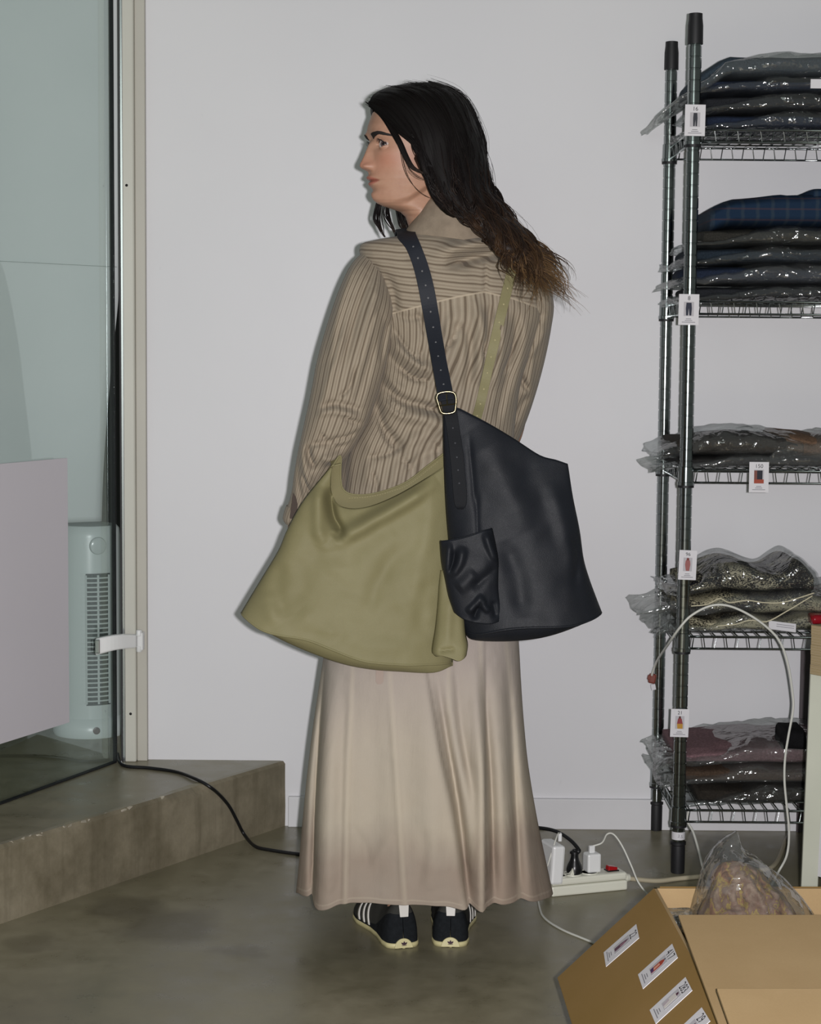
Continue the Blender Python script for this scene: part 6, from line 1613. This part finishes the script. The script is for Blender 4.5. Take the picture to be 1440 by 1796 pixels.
base_panel(kfg[-1], kbg[-1], k_low, YK2, BK, black, 110)
seam_tube(kfg[-1], .0024, BK, black); seam_tube(kfg[0], .0020, BK, black, 'rim_edge', 0)
seam_tube(kfg[:, 0], .0022, BK, black, 'edge_piping', 0)
k_bvh = bvh_of([kfg])
stitches([(1008, 940), (1016, 980), (1014, 1020), (1004, 1060), (998, 1082)], k_bvh, THB, black, 5, 3)
# front pocket with slack folds
kp = coons([(773, 949), (800, 944), (822, 938), (845, 930), (862, 927)], [(797, 1072), (815, 1084), (835, 1090), (858, 1092), (876, 1088)], [(773, 949), (776, 985), (782, 1015), (788, 1045), (797, 1072)], [(862, 927), (868, 955), (873, 988), (873, 1030), (877, 1065), (876, 1088)], 60, 60)
kpo, kpg = panel_mesh('front_pocket', kp, lambda u, v: 3.512 + .010 * (1 - u) * 0 - .006 * v, lambda u, v: np.clip(1 - np.abs(2 * u - 1) ** 3.5, 0, 1) ** .5 * (.020 + .006 * np.sin(np.pi * v)), BK, black, [
    ([(788, 948), (785, 980), (784, 1008)], .008, 5), ([(812, 955), (805, 985), (788, 1010)], .008, 7), ([(850, 930), (858, 955), (870, 985)], .010, 6), ([(798, 960), (795, 985), (786, 1005)], -.007, 5),
    ([(872, 990), (850, 1010), (825, 1030)], -.006, 8), ([(846, 1040), (835, 1055), (818, 1072)], .010, 5), ([(846, 1046), (848, 1060), (858, 1070)], .008, 4), ([(840, 1058), (834, 1072), (830, 1086)], -.010, 6), ([(862, 1050), (866, 1068), (868, 1084)], -.008, 6), ([(835, 1000), (820, 1015), (800, 1030)], .006, 12)], nz=.003, seed=21.0, ns=(22, 22, 22))
bk2 = kpg[:, [0, -1]]
for col_ in (0, -1): mesh('pocket_gusset', np.vstack([kpg[:, col_], kpg[:, col_] + np.array([0, .035, 0])]), grid_faces(2, 60), BK, kpo)
mesh('pocket_gusset', np.vstack([kpg[-1], kpg[-1] + np.array([0, .03, .006])]), grid_faces(2, 60), BK, kpo)
seam_tube(kpg[0], .0016, BK, kpo, 'pocket_rim', 0)
kp_bvh = bvh_of([kpg])
for (x, y, dx, dy) in ((815, 968, 1, 8), (819, 964, 2, 9), (823, 967, 1, 8), (827, 962, 3, 10)):
    a_, b_ = surf(kp_bvh, x, y, .0003), surf(kp_bvh, x + dx, y + dy, .0003)
    if a_ and b_: MB().tube([a_, b_], .0005, 4).build('stamped_mark', BK, kpo)
stitches([(872, 1000), (872, 1030), (875, 1060), (874, 1084)], k_bvh, THB, black, 4.5, 2.6)
# strap over the left shoulder
prs = []
for (xl_, yl_, xr_, yr_) in ((698, 418, 730, 412), (712, 436, 738, 430), (724, 466, 750, 462), (733, 502, 760, 498), (741, 545, 768, 540), (750, 595, 776, 590), (758, 640, 784, 636), (766, 684, 793, 680), (769, 704, 796, 700)):
    hits = [q for q in (on_back(xl_ + 3, yl_, .005), on_back(xr_ - 3, yr_, .005), on_back((xl_ + xr_) / 2, (yl_ + yr_) / 2, .005)) if q]
    yy_ = min(q.y for q in hits) if hits else 3.72
    yy_ = min(yy_, np.interp(yl_, [412, 560, 704], [9, 3.66, 3.535])) if yl_ > 540 else yy_
    prs.append((tuple(P(xl_, yl_, yy_)), tuple(P(xr_, yr_, yy_))))
p0, p1 = Vector(prs[0][0]), Vector(prs[0][1])
zt0 = max(p0.z, p1.z)
prs = [((p0.x - .012, 3.90, zt0 - .10), (p1.x - .006, 3.90, zt0 - .095)), ((p0.x - .010, 3.865, zt0 - .02), (p1.x - .004, 3.865, zt0 - .015)), ((p0.x - .006, 3.80, zt0 + .012), (p1.x - .002, 3.80, zt0 + .018)), ((p0.x - .003, 3.755, p0.z + .012), (p1.x - .002, 3.755, p1.z + .012))] + prs
BKS = leather('black_strap_leather', '#23262d', '#282b32', 0.6, 420, 0.15, 0.2)  # flash reflection put into the colour: lighter than the bag leather
st_k, sk_ = ribbon('strap', prs, BKS, black, .0040, 90)
hole = MB()
for (x, y) in ((722, 432), (730, 452), (736, 476), (742, 501), (747, 525), (752, 550), (758, 576), (763, 601), (768, 625), (773, 650), (778, 675)):
    t_ = np.argmin([abs(proj([(np.array(q[:3]) + np.array(q[3:])) / 2])[0][1] - y) for q in sk_]); q = sk_[t_]
    c_ = (Vector(q[:3]) + Vector(q[3:])) / 2
    hole.lathe(c_ + Vector((0, -.0028, 0)), [(0, -.0005), (.0016, -.0004), (.0018, 0), (0, .0006)], 8, Matrix.Rotation(math.pi / 2, 3, 'X'))
ho = hole.build('strap_holes', simple('punched_hole_metal', '#8f8f92', 0.3, 0.6), black); ho['kind'] = 'stuff'
# strap tongue sewn on the bag below the buckle
tg = []
for (xl_, yl_, xr_, yr_) in ((771, 690, 796, 688), (776, 716, 801, 716), (782, 745, 805, 745), (788, 790, 812, 790), (792, 830, 816, 830), (795, 868, 819, 868), (798, 886, 817, 886), (803, 893, 812, 893)):
    hits = [q for q in (surf(k_bvh, xl_ + 2, yl_, .004), surf(k_bvh, xr_ - 2, yr_, .004)) if q]
    yy_ = min([q.y for q in hits] + [3.548]) - (.006 if yl_ < 730 else .001)
    tg.append((tuple(P(xl_, yl_, yy_)), tuple(P(xr_, yr_, yy_))))
_, tga = ribbon('strap_tongue', tg, leather('strap_tongue_leather', '#121418', '#16181c', 0.6, 420, 0.15, 0.12), black, .0036, 50)
hole = MB()
for (x, y) in ((795, 750), (800, 775), (803, 800), (806, 825), (809, 850)):
    t_ = np.argmin([abs(proj([(np.array(q[:3]) + np.array(q[3:])) / 2])[0][1] - y) for q in tga]); q = tga[t_]; c_ = (Vector(q[:3]) + Vector(q[3:])) / 2
    hole.lathe(c_ + Vector((0, -.0026, 0)), [(0, -.0004), (.0013, -.0004), (.0015, 0), (0, .0006)], 8, Matrix.Rotation(math.pi / 2, 3, 'X'))
ho = hole.build('tongue_holes', simple('punched_hole', '#4a4b50', 0.4), black); ho['kind'] = 'stuff'
# buckle
bq = [(768, 691), (776, 688), (788, 687), (797, 690), (800, 700), (799, 714), (797, 722), (788, 725), (778, 725), (773, 721), (769, 708), (766, 698)]
yb_ = min(Vector(tg[0][0]).y, Vector(prs[-1][0]).y) - .005
loop = catmull([tuple(P(x, y, yb_)) for x, y in bq] + [tuple(P(*bq[0], yb_))], 60)
bmb = MB(); bmb.tube([Vector(p) for p in loop], .0024, 8, caps=False); bk_ = bmb.build('buckle', MAT['gold'], black, smooth_=True)
MB().tube([P(767, 712, yb_ - .001), P(800, 708, yb_ - .001)], .0016, 6).build('buckle_bar', MAT['gold'], bk_)
MB().tube([P(783, 690, yb_ - .004), P(784, 700, yb_ - .005), P(785, 711, yb_ - .003)], .0014, 6).build('buckle_prong', MAT['gold'], bk_)
